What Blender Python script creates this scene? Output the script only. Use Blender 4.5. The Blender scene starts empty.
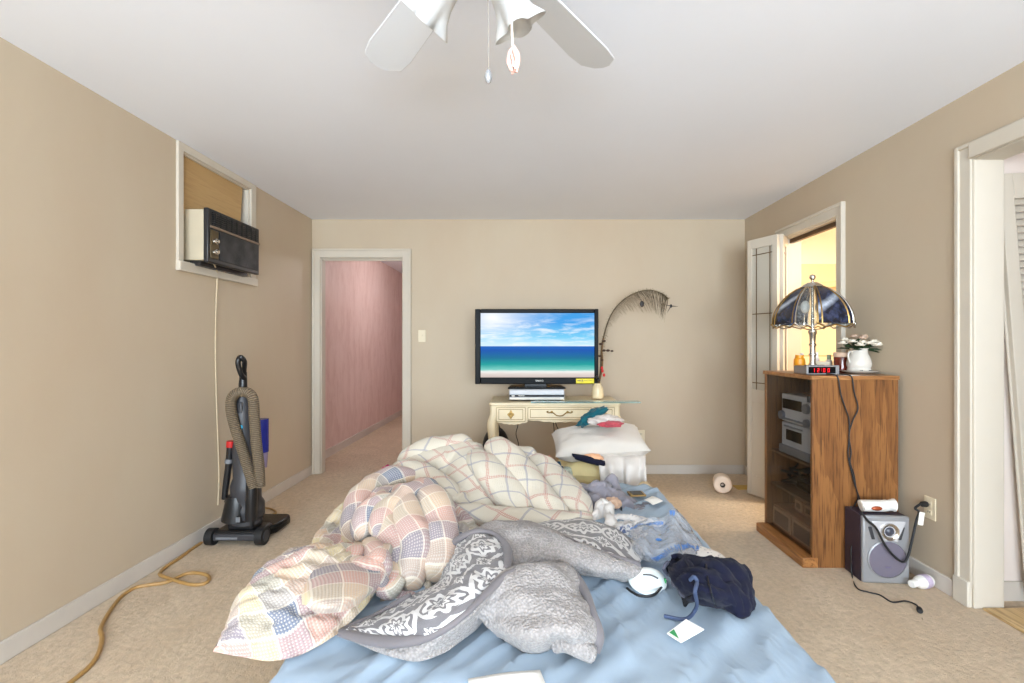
import bpy, math, random
import numpy as np
from mathutils import Vector, Matrix, noise
R = math.radians
random.seed(7)
S = bpy.context.scene
COL = S.collection

# ------------------------------------------------------------------ camera, light, exposure
CAM_H, FPX, VX, VY = 1.224, 480.0, 525.0, 344.0      # eye height, focal length in pixels, vanishing point
cam = bpy.data.objects.new('camera', bpy.data.cameras.new('camera'))
COL.objects.link(cam)
cam.location = (0, 0, CAM_H); cam.rotation_euler = (R(90), 0, 0)
cam.data.sensor_width = 36; cam.data.lens = FPX * 36 / 1024
cam.data.shift_x = -(VX - 512) / 1024; cam.data.shift_y = (VY - 341.5) / 1024
cam.data.clip_start = 0.02
S.camera = cam
S.view_settings.view_transform = 'Standard'
S.view_settings.look = 'None'
S.view_settings.gamma = 1
S.view_settings.use_curve_mapping = False
S.view_settings.exposure = 0.50
S.cycles.use_denoising = True
S.cycles.max_bounces = 14
S.cycles.diffuse_bounces = 8
S.cycles.transparent_max_bounces = 16
S.cycles.caustics_reflective = False
S.cycles.caustics_refractive = False
S.cycles.sample_clamp_indirect = 6
W = bpy.data.worlds.new('world'); S.world = W; W.use_nodes = True
W.node_tree.nodes['Background'].inputs[0].default_value = (0.85, 0.92, 1.0, 1)
W.node_tree.nodes['Background'].inputs[1].default_value = 1.0

def lamp(name, kind, loc, energy, color=(1, 1, 1), rot=(0, 0, 0), size=(1, 1), spread=180):
    l = bpy.data.lights.new(name, kind); l.energy = energy; l.color = color
    if kind == 'AREA':
        l.shape = 'RECTANGLE'; l.size, l.size_y = size; l.spread = R(spread)
    elif kind == 'POINT':
        l.shadow_soft_size = size[0]
    o = bpy.data.objects.new(name, l); COL.objects.link(o)
    o.location = loc; o.rotation_euler = rot
    return o
# daylight through the two wide windows of the wall behind the camera
lamp('window_daylight_west', 'AREA', (-0.95, -3.16, 1.30), 175, (0.77, 0.89, 1.0), (R(122), 0, 0), (1.7, 1.7))
lamp('window_daylight_east', 'AREA', (1.05, -3.16, 1.30), 175, (0.77, 0.89, 1.0), (R(122), 0, 0), (1.7, 1.7))
# bathroom lamp, and fill lights added in the hallway, bathroom doorway and closet
lamp('hall_fill', 'POINT', (-1.1, 6.4, 2.2), 15, (1.0, 0.97, 0.96), size=(0.15, 0))  # unseen light added to brighten the pink hallway
lamp('bathroom_lamp', 'AREA', (3.3, 3.2, 2.33), 46, (1.0, 0.92, 0.79), (0, R(0), 0), (0.9, 0.5))
lamp('doorway_warm_fill', 'POINT', (2.55, 3.55, 2.1), 4, (1.0, 0.78, 0.52), size=(0.08, 0))  # extra light added for the warm spill through the doorway
lamp('closet_fill', 'POINT', (3.0, 1.5, 2.2), 4, (1.0, 0.97, 0.94), size=(0.1, 0))  # added light for the closet interior, no fixture behind it

# ------------------------------------------------------------------ helpers
def P(px, py, Y):                                    # point of the place seen at a photo pixel, Y metres away
    return Vector(((px - VX) * Y / FPX, Y, CAM_H - (py - VY) * Y / FPX))
def F(px, py, z):                                    # point at a photo pixel lying at height z
    return P(px, py, FPX * (CAM_H - z) / (py - VY))
def lin(c):
    c = c / 255
    return c / 12.92 if c <= 0.04045 else ((c + 0.055) / 1.055) ** 2.4
def rgb(r, g, b): return (lin(r), lin(g), lin(b), 1)

def cr(pts, n):                                      # Catmull-Rom through a list of vectors, n steps per span
    pts = [Vector(p) for p in pts]
    if len(pts) < 3 or n <= 1:
        out = []
        for a, b in zip(pts, pts[1:]):
            out += [a.lerp(b, k / n) for k in range(n)]
        return out + [pts[-1]]
    out = []
    for i in range(len(pts) - 1):
        p1, p2 = pts[i], pts[i + 1]
        p0 = pts[i - 1] if i else p1 * 2 - p2
        p3 = pts[i + 2] if i + 2 < len(pts) else p2 * 2 - p1
        for k in range(n):
            t = k / n
            out.append(0.5 * ((2 * p1) + (p2 - p0) * t + (2 * p0 - 5 * p1 + 4 * p2 - p3) * t * t + (3 * p1 - p0 - 3 * p2 + p3) * t ** 3))
    return out + [pts[-1].copy()]

def buckle(A, fixed, g, iters, stiff, zmin, grav=.0004, hold=.01):
    # let a sheet that is g times too large for its space settle into folds
    A0 = A.copy(); X = A.copy(); nr, nc = A.shape[:2]; w = (~fixed).astype(float)
    fam = [(0, 1, 1.0), (1, 0, 1.0), (1, 1, .6), (1, -1, .6), (0, 2, stiff), (2, 0, stiff), (0, 4, stiff * .6), (4, 0, stiff * .6)]
    def sl(dr, dc):
        a = (slice(0, nr - dr), slice(max(0, -dc), nc - max(0, dc))); b = (slice(dr, nr), slice(max(0, dc), nc + min(0, dc)))
        return a, b
    rest = []
    for dr, dc, k in fam:
        a, b = sl(dr, dc); rest.append(np.linalg.norm(A0[b] - A0[a], axis=2))
    for it in range(iters):
        gg = 1 + (g - 1) * min(1, (it + 1) / (iters * .6))
        D = np.zeros_like(X); N = np.full((nr, nc, 1), 1e-6)
        for (dr, dc, k), L in zip(fam, rest):
            a, b = sl(dr, dc); d = X[b] - X[a]; l = np.linalg.norm(d, axis=2) + 1e-9
            wa, wb = w[a], w[b]; ws = wa + wb + 1e-9
            c = (d * (k * (l - L * gg) / l)[:, :, None])
            D[a] += c * (wa / ws)[:, :, None]; D[b] -= c * (wb / ws)[:, :, None]
            N[a] += k; N[b] += k
        X += D / N * 1.6 * w[:, :, None]
        X[:, :, 2] -= grav * w
        X[:, :, :2] += hold * (A0 - X)[:, :, :2]
        X[:, :, 2] = np.maximum(X[:, :, 2], zmin)
    return X

class MB:
    def __init__(s, T=None): s.v = []; s.f = []; s.uv = []; s.T = T or Matrix()
    def add(s, vs, fs, uvs=None):
        b = len(s.v)
        s.v += [s.T @ Vector(v) for v in vs]
        s.uv += list(uvs) if uvs else [(0, 0)] * len(vs)
        s.f += [tuple(i + b for i in f) for f in fs]
        return s
    def box(s, x0, x1, y0, y1, z0, z1):
        vs = [(x, y, z) for z in (z0, z1) for y in (y0, y1) for x in (x0, x1)]
        return s.add(vs, [(0, 2, 3, 1), (4, 5, 7, 6), (0, 1, 5, 4), (2, 6, 7, 3), (0, 4, 6, 2), (1, 3, 7, 5)])
    def prism(s, poly, a0, a1, axis='y'):            # 2-D outline pushed along an axis
        n = len(poly)
        def p3(p, a): return {'y': (p[0], a, p[1]), 'x': (a, p[0], p[1]), 'z': (p[0], p[1], a)}[axis]
        vs = [p3(p, a0) for p in poly] + [p3(p, a1) for p in poly]
        fs = [(i, (i + 1) % n, n + (i + 1) % n, n + i) for i in range(n)]
        fs += [tuple(range(n))[::-1], tuple(range(n, 2 * n))]
        return s.add(vs, fs)
    def tube(s, path, r, n=8, smooth=1, squash=None, wr=0, fr=11):
        path = cr(path, smooth) if smooth > 1 else [Vector(p) for p in path]
        m = len(path); up = None; vs = []; uvs = []; L = 0
        for i, p in enumerate(path):
            t = (path[min(i + 1, m - 1)] - path[max(i - 1, 0)])
            t = t.normalized() if t.length > 1e-9 else Vector((0, 0, 1))
            if up is None: up = Vector((0, 0, 1)) if abs(t.z) < 0.9 else Vector((1, 0, 0))
            sx = t.cross(up)
            sx = sx.normalized() if sx.length > 1e-6 else Vector((1, 0, 0))
            up = sx.cross(t).normalized()
            rr = r(i / (m - 1)) if callable(r) else r
            if i: L += (p - path[i - 1]).length
            for k in range(n):
                a = 2 * math.pi * k / n
                vs.append(p + sx * math.cos(a) * rr + up * math.sin(a) * rr * (squash or 1)); uvs.append((k / n * 6.283 * (r if not callable(r) else r(.5)), L))
        if wr:
            vs = [p + Vector((noise.noise(p * fr), noise.noise(p * fr + Vector((9, 3, 1))), noise.noise(p * fr + Vector((2, 7, 5))) + .5 * noise.noise(p * fr * 2.3))) * wr for p in vs]
        fs = [(i * n + k, i * n + (k + 1) % n, (i + 1) * n + (k + 1) % n, (i + 1) * n + k) for i in range(m - 1) for k in range(n)]
        fs += [tuple(range(n))[::-1], tuple(range((m - 1) * n, m * n))]
        return s.add(vs, fs, uvs)
    def lathe(s, prof, c=(0, 0, 0), n=24, mod=None, cap=True):
        vs = []; uvs = []
        for j, (r, z) in enumerate(prof):
            for k in range(n):
                a = 2 * math.pi * k / n
                q = r * (mod(a, j / (len(prof) - 1)) if mod else 1)
                vs.append((c[0] + q * math.cos(a), c[1] + q * math.sin(a), c[2] + z)); uvs.append((k / n, j / (len(prof) - 1)))
        fs = [(j * n + k, j * n + (k + 1) % n, (j + 1) * n + (k + 1) % n, (j + 1) * n + k) for j in range(len(prof) - 1) for k in range(n)]
        if cap: fs += [tuple(range(n))[::-1], tuple(range((len(prof) - 1) * n, len(prof) * n))]
        return s.add(vs, fs, uvs)
    def cyl(s, a, b, r, n=20): return s.tube([a, b], r, n)
    def ball(s, c, r, n=14, sc=(1, 1, 1)):
        pr = [(max(1e-4, math.sin(math.pi * j / n)), -math.cos(math.pi * j / n)) for j in range(n + 1)]
        T0 = s.T; s.T = T0 @ Matrix.Translation(c) @ Matrix.Diagonal((r * sc[0], r * sc[1], r * sc[2], 1))
        s.lathe(pr, n=n + 4); s.T = T0
        return s
    def grid(s, rows, wrap=False):                   # rows of vectors of equal length; uv in metres along the surface
        nr, nc = len(rows), len(rows[0])
        u = [[0] * nc for _ in range(nr)]; v = [[0] * nc for _ in range(nr)]
        for i in range(nr):
            for j in range(nc):
                if j: u[i][j] = u[i][j - 1] + (rows[i][j] - rows[i][j - 1]).length
                if i: v[i][j] = v[i - 1][j] + (rows[i][j] - rows[i - 1][j]).length
        for i in range(nr):                          # centre u so that rows do not shear
            m = u[i][nc // 2]
            for j in range(nc): u[i][j] -= m
        vs = [p for r_ in rows for p in r_]
        uvs = [(u[i][j], v[i][j]) for i in range(nr) for j in range(nc)]
        fs = [(i * nc + j, i * nc + j + 1, (i + 1) * nc + j + 1, (i + 1) * nc + j) for i in range(nr - 1) for j in range(nc - 1)]
        return s.add(vs, fs, uvs)
    def patch(s, ctrl, nu=6, nv=6, wr=0.0, fr=9.0, seed=0, buck=None):
        rows = [cr(r_, nu) for r_ in ctrl]
        cols = [cr([rows[i][j] for i in range(len(rows))], nv) for j in range(len(rows[0]))]
        g = [[cols[j][i] for j in range(len(cols))] for i in range(len(cols[0]))]
        if wr:
            for r_ in g:
                for p in r_:
                    q = Vector((p.x * fr + seed * 3.7, p.y * fr, p.z * fr))
                    p += Vector((noise.noise(q), noise.noise(q + Vector((9, 3, 1))), noise.noise(q + Vector((2, 7, 5))) + 0.5 * noise.noise(q * 2.3))) * wr
        if buck:
            A = np.array([[tuple(p) for p in r_] for r_ in g]); fx = np.zeros(A.shape[:2], bool); fx[0] = fx[-1] = True; fx[:, 0] = fx[:, -1] = True
            A = buckle(A, fx, buck[0], buck[1], buck[2], np.full(A.shape[:2], -9.0) if len(buck) < 4 else A[:, :, 2] - buck[3], 0.0)
            g = [[Vector(p) for p in r_] for r_ in A]
        s.grid(g)
        return g

def root_loc(o):
    l = Vector((0, 0, 0))
    while o is not None:
        l += o.location; o = o.parent
    return l
def link(name, me, parent): 
    o = bpy.data.objects.new(name, me); COL.objects.link(o)
    if parent is not None: o.parent = parent
    return o
def obj(name, mb, mat, parent=None, bevel=0, smooth=35, sub=0, solid=0, seg=2, label=None, off=0):
    me = bpy.data.meshes.new(name)
    if parent is not None: base = root_loc(parent)
    else:
        xs = [v.x for v in mb.v]; ys = [v.y for v in mb.v]; zs = [v.z for v in mb.v]
        base = Vector(((min(xs) + max(xs)) / 2, (min(ys) + max(ys)) / 2, min(zs)))
    me.from_pydata([v - base for v in mb.v], [], mb.f)
    uvl = me.uv_layers.new(name='UVMap')
    for lp in me.loops: uvl.data[lp.index].uv = mb.uv[lp.vertex_index]
    me.materials.append(mat)
    for p in me.polygons: p.use_smooth = bool(smooth)
    if smooth and smooth < 180: me.set_sharp_from_angle(angle=R(smooth))
    me.update()
    o = link(name, me, parent)
    if parent is None: o.location = base
    if solid:
        m = o.modifiers.new('solid', 'SOLIDIFY'); m.thickness = solid; m.offset = off
    if bevel:
        m = o.modifiers.new('bevel', 'BEVEL'); m.width = bevel; m.segments = seg; m.limit_method = 'ANGLE'; m.angle_limit = R(40)
    if sub:
        m = o.modifiers.new('sub', 'SUBSURF'); m.levels = sub; m.render_levels = sub
    if label: o['label'] = label
    return o
def fixnormals(o):
    import bmesh
    b = bmesh.new(); b.from_mesh(o.data); bmesh.ops.recalc_face_normals(b, faces=b.faces); b.to_mesh(o.data); b.free()
def tag(o, label, cat, group=None):
    o['label'] = label; o['category'] = cat
    if group: o['group'] = group
    return o
def thing(name, loc, label, cat, group=None):
    o = bpy.data.objects.new(name, None); COL.objects.link(o); o.location = loc; o.empty_display_size = 0.1
    return tag(o, label, cat, group)
def struct(name, mb, mat, bevel=0, smooth=35):
    o = obj(name, mb, mat, None, bevel, smooth); o['kind'] = 'structure'
    return o
def text(name, body, size, mat, parent, M4, depth=0.0006, align='CENTER'):
    c = bpy.data.curves.new(name, 'FONT'); c.body = body; c.size = size; c.extrude = depth; c.align_x = align; c.align_y = 'CENTER'
    c.materials.append(mat)
    tmp = bpy.data.objects.new(name, c)
    me = bpy.data.meshes.new_from_object(tmp); bpy.data.objects.remove(tmp); me.name = name
    if not me.materials: me.materials.append(mat)
    o = link(name, me, parent)
    o.matrix_local = Matrix.Translation(-root_loc(parent)) @ M4
    return o

# ------------------------------------------------------------------ materials
class NT:
    def __init__(s, name):
        s.m = bpy.data.materials.new(name); s.m.use_nodes = True; s.t = s.m.node_tree
        s.b = s.t.nodes['Principled BSDF']; s.out = s.t.nodes['Material Output']
    def n(s, t, **k):
        o = s.t.nodes.new(t)
        for a, v in k.items(): setattr(o, a, v)
        return o
    def l(s, a, b): s.t.links.new(a, b)
    def put(s, sock, v):
        if hasattr(v, 'is_output'): s.l(v, sock)
        else: sock.default_value = v
    def math(s, op, a, b=None, c=None):
        o = s.n('ShaderNodeMath', operation=op)
        for i, v in enumerate((a, b, c)):
            if v is not None: s.put(o.inputs[i], v)
        return o.outputs[0]
    def mix(s, f, a, b, mode='MIX'):
        o = s.n('ShaderNodeMix', data_type='RGBA', blend_type=mode)
        s.put(o.inputs[0], f); s.put(o.inputs[6], a); s.put(o.inputs[7], b)
        return o.outputs[2]
    def coord(s, which='Object'): return s.n('ShaderNodeTexCoord').outputs[which]
    def sep(s, v):
        o = s.n('ShaderNodeSeparateXYZ'); s.l(v, o.inputs[0]); return o.outputs
    def mapping(s, v, scale=(1, 1, 1), rot=(0, 0, 0), loc=(0, 0, 0)):
        o = s.n('ShaderNodeMapping'); s.l(v, o.inputs[0]); o.inputs[3].default_value = scale; o.inputs[2].default_value = rot; o.inputs[1].default_value = loc
        return o.outputs[0]
    def noise(s, v, sc, det=3, rough=0.5, dist=0):
        o = s.n('ShaderNodeTexNoise'); s.l(v, o.inputs['Vector']); o.inputs['Scale'].default_value = sc; o.inputs['Detail'].default_value = det
        o.inputs['Roughness'].default_value = rough; o.inputs['Distortion'].default_value = dist
        return o.outputs[0]
    def voro(s, v, sc, feature='F1'):
        o = s.n('ShaderNodeTexVoronoi', feature=feature); s.l(v, o.inputs['Vector']); o.inputs['Scale'].default_value = sc
        return o.outputs[0]
    def wave(s, v, sc, dist=0, det=2, prof='SIN', dirn='X', dsc=1.0):
        o = s.n('ShaderNodeTexWave', wave_profile=prof, bands_direction=dirn); s.l(v, o.inputs['Vector']); o.inputs['Scale'].default_value = sc
        o.inputs['Distortion'].default_value = dist; o.inputs['Detail'].default_value = det; o.inputs['Detail Scale'].default_value = dsc
        return o.outputs[1]
    def ramp(s, f, stops, mode='LINEAR'):
        o = s.n('ShaderNodeValToRGB'); s.l(f, o.inputs[0]); r = o.color_ramp; r.interpolation = mode
        while len(r.elements) < len(stops): r.elements.new(0.5)
        for e, (p, c) in zip(r.elements, stops): e.position = p; e.color = c if len(c) == 4 else (*c, 1)
        return o.outputs[0]
    def bump(s, h, strength=0.3, dist=0.01, normal=None):
        o = s.n('ShaderNodeBump'); s.put(o.inputs['Height'], h); o.inputs['Strength'].default_value = strength; o.inputs['Distance'].default_value = dist
        if normal is not None: s.l(normal, o.inputs['Normal'])
        s.l(o.outputs[0], s.b.inputs['Normal']); return o.outputs[0]
    def set(s, **k):
        for a, v in k.items(): s.put(s.b.inputs[a.replace('_', ' ')], v)
        return s
BW0, BW1 = (0, 0, 0, 1), (1, 1, 1, 1)
def plain(name, c, rough=0.6, metal=0.0, var=0.08, sc=6.0, bump=0.0, bsc=60.0, spec=0.5, sheen=0.0, **k):
    t = NT(name); co = t.coord()
    f = t.noise(co, sc, 4)
    d = tuple(max(0, x * (1 - var * 2)) for x in c[:3]) + (1,)
    e = tuple(min(1, x * (1 + var)) for x in c[:3]) + (1,)
    t.set(Base_Color=t.mix(f, d, e), Roughness=rough, Metallic=metal)
    t.b.inputs['Specular IOR Level'].default_value = spec
    if sheen: t.b.inputs['Sheen Weight'].default_value = sheen
    if bump: t.bump(t.noise(co, bsc, 3), bump, 0.004)
    for a, v in k.items(): t.b.inputs[a.replace('_', ' ')].default_value = v
    return t.m
M = {}
def paint(name, c, c2, bump=0.06):                   # wall paint with faint grime clouds and roller texture
    t = NT(name); co = t.coord()
    a = t.noise(t.mapping(co, (0.7, 0.7, 0.35)), 1.6, 6, 0.6)
    t.set(Base_Color=t.mix(t.ramp(a, [(0.35, BW0), (0.75, BW1)]), c, c2), Roughness=0.55)
    t.b.inputs['Specular IOR Level'].default_value = 0.3
    t.bump(t.noise(co, 90, 3), bump, 0.004)
    return t.m
M['wall'] = paint('beige_wall_paint', rgb(195, 181, 159), rgb(189, 171, 148))
M['ceil'] = paint('white_ceiling_paint', rgb(238, 243, 253), rgb(235, 240, 250), 0.03)
M['trim'] = paint('white_trim_paint', rgb(206, 198, 184), rgb(198, 189, 174), 0.02)
M['base'] = paint('grey_white_baseboard_paint', rgb(208, 201, 192), rgb(190, 182, 172), 0.03)
def pinkwall():
    t = NT('mottled_pink_wall'); co = t.coord()
    a = t.noise(t.mapping(co, (1, 1.2, 0.35)), 9, 8, 0.7, 0.4)
    b = t.noise(co, 1.2, 3)
    c = t.mix(t.ramp(a, [(0.45, BW0), (0.70, BW1)]), rgb(216, 190, 182), rgb(194, 160, 150))
    t.set(Base_Color=t.mix(t.math('MULTIPLY', b, 0.4), c, rgb(232, 210, 206)), Roughness=0.5)
    t.bump(t.noise(co, 50, 4), 0.15, 0.005)
    return t.m
M['pink'] = pinkwall()
def carpet():
    t = NT('beige_carpet'); co = t.coord()
    fine = t.noise(co, 260, 2, 0.7); med = t.noise(co, 38, 4, 0.65); big = t.noise(t.mapping(co, (1, .6, 1)), 2.4, 6, 0.65, 0.6)
    c = t.mix(t.ramp(big, [(0.38, BW0), (0.66, BW1)]), rgb(226, 205, 177), rgb(205, 181, 151))
    c = t.mix(t.ramp(med, [(0.38, BW0), (0.7, BW1)]), c, rgb(192, 172, 146), 'MIX')
    st = t.ramp(t.noise(t.mapping(co, (1, .7, 1), loc=(4, 2, 0)), 4.3, 7, 0.7), [(0.60, BW0), (0.76, (0.55, 0.55, 0.55, 1))])
    c = t.mix(st, c, rgb(160, 138, 110))
    c = t.mix(t.math('MULTIPLY', fine, 0.4), c, rgb(172, 152, 126))
    t.set(Base_Color=c, Roughness=1.0); t.b.inputs['Specular IOR Level'].default_value = 0.05
    t.b.inputs['Sheen Weight'].default_value = 0.15
    h = t.math('ADD', t.math('MULTIPLY', fine, 0.5), t.math('MULTIPLY', med, 1.2))
    t.bump(h, 0.7, 0.012)
    return t.m
M['carpet'] = carpet()
def wood(name, c1, c2, c3, sc=5.0, axis='z', rough=0.4):
    t = NT(name); co = t.coord()
    st = {'z': (1, 1, 0.06), 'y': (1, 0.06, 1), 'x': (0.06, 1, 1)}[axis]
    v = t.mapping(co, st)
    w = t.wave(t.mapping(co, {'z': (1, 1, 0.13), 'y': (1, 0.13, 1), 'x': (0.13, 1, 1)}[axis]), sc, 7.0, 3, 'SAW', 'DIAGONAL', 1.4)
    g = t.noise(v, 90, 4, 0.6)
    c = t.mix(t.ramp(w, [(0.1, BW0), (0.9, BW1)]), c1, c2)
    c = t.mix(t.ramp(g, [(0.48, BW0), (0.66, BW1)]), c, c3)
    t.set(Base_Color=c, Roughness=rough)
    t.bump(g, 0.08, 0.003)
    return t.m
M['oak'] = wood('oak_veneer', rgb(124, 80, 42), rgb(142, 95, 52), rgb(88, 53, 26))
M['oak_x'] = wood('oak_veneer_top', rgb(156, 106, 62), rgb(174, 124, 76), rgb(126, 82, 44), axis='x')
M['walnut'] = wood('brown_case_wood', rgb(150, 96, 62), rgb(168, 112, 74), rgb(116, 72, 44), axis='y')
M['ply'] = wood('tan_hardboard', rgb(186, 152, 102), rgb(190, 156, 106), rgb(180, 146, 98), 1.0, 'y', 0.6)
M['black'] = plain('black_plastic', rgb(26, 26, 28), 0.35, var=0.15)
M['gloss'] = plain('gloss_black', rgb(14, 14, 16), 0.22, var=0.1, spec=0.2)
M['bezel'] = plain('black_bezel', rgb(12, 12, 14), 0.3, var=0.1, spec=0.06)
M['dark'] = plain('dark_grey_plastic', rgb(58, 58, 62), 0.45, var=0.12)
M['grey'] = plain('grey_plastic', rgb(120, 122, 126), 0.45)
M['white_p'] = plain('white_plastic', rgb(232, 230, 224), 0.35, var=0.03)
M['ivory'] = plain('ivory_plastic', rgb(226, 214, 186), 0.4, var=0.03)
M['silver'] = plain('silver_plastic', rgb(158, 159, 162), 0.38, 0.35, var=0.05)
M['chrome'] = plain('chrome', rgb(214, 210, 204), 0.16, 1.0, var=0.05)
M['brass'] = plain('antique_brass', rgb(176, 144, 88), 0.3, 1.0, var=0.1)
M['gold'] = plain('worn_gilt_line', rgb(150, 122, 72), 0.45, 0.4, var=0.15)
M['red'] = plain('red_plastic', rgb(196, 30, 30), 0.4)
M['blue_p'] = plain('blue_plastic', rgb(34, 44, 140), 0.25)
M['cyan'] = plain('cyan_plastic', rgb(40, 160, 200), 0.4)
M['cream'] = plain('antique_cream_paint', rgb(226, 212, 180), 0.5, var=0.06, sc=12)
M['paper'] = plain('white_paper', rgb(240, 238, 232), 0.8, var=0.02)
M['green'] = plain('green_print', rgb(60, 150, 90), 0.8)
M['label_y'] = plain('yellow_sticker', rgb(224, 208, 40), 0.6, var=0.04)
M['ceramic'] = plain('white_ceramic', rgb(216, 211, 202), 0.18, var=0.03)
M['cord_tan'] = plain('tan_cord', rgb(172, 134, 78), 0.5)
M['cord_ivory'] = plain('ivory_cord', rgb(206, 190, 160), 0.5)
M['rubber'] = plain('black_rubber', rgb(22, 22, 24), 0.6)
def tinted(name, tint, alpha, rough=0.05, gl=0.10, fk=1.0):    # see-through sheet: tinted transparency under a weak gloss
    t = NT(name); t.t.nodes.remove(t.b)
    tr = t.n('ShaderNodeBsdfTransparent'); tr.inputs[0].default_value = (*tint, 1)
    g = t.n('ShaderNodeBsdfGlossy'); g.inputs[0].default_value = (1, 1, 1, 1); g.inputs[1].default_value = rough
    d = t.n('ShaderNodeBsdfDiffuse'); d.inputs[0].default_value = (*[x * 0.8 for x in tint], 1)
    m1 = t.n('ShaderNodeMixShader'); m1.inputs[0].default_value = alpha; t.l(tr.outputs[0], m1.inputs[1]); t.l(d.outputs[0], m1.inputs[2])
    fr = t.n('ShaderNodeFresnel'); bf = t.n('ShaderNodeNewGeometry').outputs['Backfacing']; t.l(t.math('SUBTRACT', 1.45, t.math('MULTIPLY', bf, 0.76)), fr.inputs[0])
    nz = t.noise(t.coord(), 3.0, 2)
    f = t.math('ADD', t.math('MULTIPLY', fr.outputs[0], fk), t.math('MULTIPLY', nz, gl))
    m2 = t.n('ShaderNodeMixShader'); t.l(f, m2.inputs[0]); t.l(m1.outputs[0], m2.inputs[1]); t.l(g.outputs[0], m2.inputs[2])
    t.l(m2.outputs[0], t.out.inputs[0])
    return t.m
M['smoke'] = tinted('smoked_glass', (0.74, 0.75, 0.77), 0.0, 0.04, 0.0, 0.45)
M['clear'] = tinted('clear_glass', (0.93, 0.95, 0.95), 0.03, 0.03, 0.04)
M['tealglass'] = tinted('teal_edged_glass', (0.55, 0.78, 0.80), 0.25, 0.05, 0.05)
M['bag'] = tinted('clear_blue_film', (0.95, 0.97, 1.0), 0.14, 0.18, 0.02, .8)
M['frost'] = tinted('frosted_door_glass', (0.80, 0.76, 0.66), 0.75, 0.3, 0.02)
def emis(name, c, s):
    t = NT(name); t.set(Base_Color=c, Emission_Color=c, Emission_Strength=s, Roughness=0.4)
    return t.m
# ------------------------------------------------------------------ the room
XL, XR, YB, YR, H = -2.01, 2.075, 4.53, -3.2, 2.40
T = 0.14; TB = 0.09
struct('floor', MB().box(-2.6, 4.6, YR - .2, 9.2, -0.1, 0), M['carpet'], smooth=0)
struct('ceiling', MB().box(XL - T, XR + T, YR - .2, YB + T, H, H + .1), M['ceil'], smooth=0)
struct('ceiling_hall', MB().box(-2.3, 0.6, YB + TB, 9.2, 2.45, 2.55), M['ceil'], smooth=0)
struct('ceiling_bathroom', MB().box(XR + T, 4.6, 2.36, 5.0, 2.45, 2.55), M['ceil'], smooth=0)
struct('ceiling_closet', MB().box(XR + T, 4.6, 0.3, 2.30, 2.45, 2.55), M['ceil'], smooth=0)
# left wall with the high window that holds the air conditioner
wy0, wy1, wz0, wz1 = 2.80, 3.50, 1.70, 2.355
struct('wall_left', MB().box(XL - T, XL, YR, wy0, 0, H).box(XL - T, XL, wy1, YB + T, 0, H).box(XL - T, XL, wy0, wy1, 0, wz0).box(XL - T, XL, wy0, wy1, wz1, H), M['wall'], smooth=0)
# back wall with the hall doorway

dx0, dx1, dz = -1.935, -1.145, 2.045
struct('wall_back', MB().box(XL, dx0, YB, YB + TB, 0, H).box(dx1, XR + T, YB, YB + TB, 0, H).box(dx0, dx1, YB, YB + TB, dz, H), M['wall'], smooth=0)
# right wall with the bathroom doorway and the near closet doorway
by0, by1, bz = 3.17, 3.86, 2.075
cy0, cy1, cz = 1.2, 2.228, 2.087
struct('wall_right', MB().box(XR, XR + T, YR, cy0, 0, H).box(XR, XR + T, cy0, cy1, cz, H).box(XR, XR + T, cy1, by0, 0, H)
       .box(XR, XR + T, by0, by1, bz, H).box(XR, XR + T, by1, YB, 0, H), M['wall'], smooth=0)
# wall behind the camera with two wide windows
struct('wall_rear', MB().box(XL, XR, YR - T, YR, 0, .40).box(XL, XR, YR - T, YR, 2.2, H).box(XL, -1.85, YR - T, YR, .4, 2.2).box(-.05, .15, YR - T, YR, .4, 2.2).box(1.95, XR, YR - T, YR, .4, 2.2), M['wall'], smooth=0)
# hallway
struct('wall_hall_left', MB().box(-2.28, -2.14, YB + TB, 9.2, 0, 2.5), M['pink'], smooth=0)
struct('wall_hall_end', MB().box(-2.14, 0.6, 9.0, 9.14, 0, 2.5), M['pink'], smooth=0)
struct('wall_hall_right', MB().box(-0.6, -0.46, YB + TB, 9.0, 0, 2.5), M['pink'], smooth=0)
struct('baseboard_hall', MB().box(-2.14, -2.125, YB + TB, 9.0, 0, .085), M['base'], smooth=0)
# bathroom: tiled lower wall, painted upper wall
def tile():
    t = NT('cream_wall_tile'); co = t.coord()
    b = t.n('ShaderNodeTexBrick'); t.l(t.mapping(co, rot=(R(-90), 0, 0)), b.inputs[0])
    b.offset = 0; b.inputs['Scale'].default_value = 1.0; b.inputs['Brick Width'].default_value = .62; b.inputs['Row Height'].default_value = 1.1; b.inputs['Mortar Size'].default_value = .006
    b.inputs['Color1'].default_value = rgb(232, 216, 184); b.inputs['Color2'].default_value = rgb(234, 219, 188); b.inputs['Mortar'].default_value = rgb(196, 166, 116)
    t.set(Base_Color=b.outputs[0], Roughness=0.35)
    return t.m
M['tile'] = tile()
M['bathpaint'] = paint('warm_white_paint', rgb(248, 246, 240), rgb(246, 242, 234))
M['bathpaint2'] = paint('cream_paint', rgb(236, 216, 176), rgb(230, 208, 166))
struct('wall_bathroom_upper', MB().box(4.2, 4.34, 2.36, 5.0, 1.81, 2.5), M['bathpaint'], smooth=0)
struct('wall_bathroom_lower', MB().box(4.185, 4.34, 2.36, 5.0, 0, 1.81), M['tile'], smooth=0)
struct('wall_bathroom_back', MB().box(XR + T, 4.34, 5.0, 5.14, 2.055, 2.5), M['bathpaint'], smooth=0)
struct('wall_bathroom_tiled', MB().box(XR + T, 4.34, 4.985, 5.14, 0, 2.055), M['tile'], smooth=0)
struct('wall_bathroom_front', MB().box(XR + T, 4.34, 2.36, 2.46, 0, 2.5), M['bathpaint2'], smooth=0)
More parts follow.
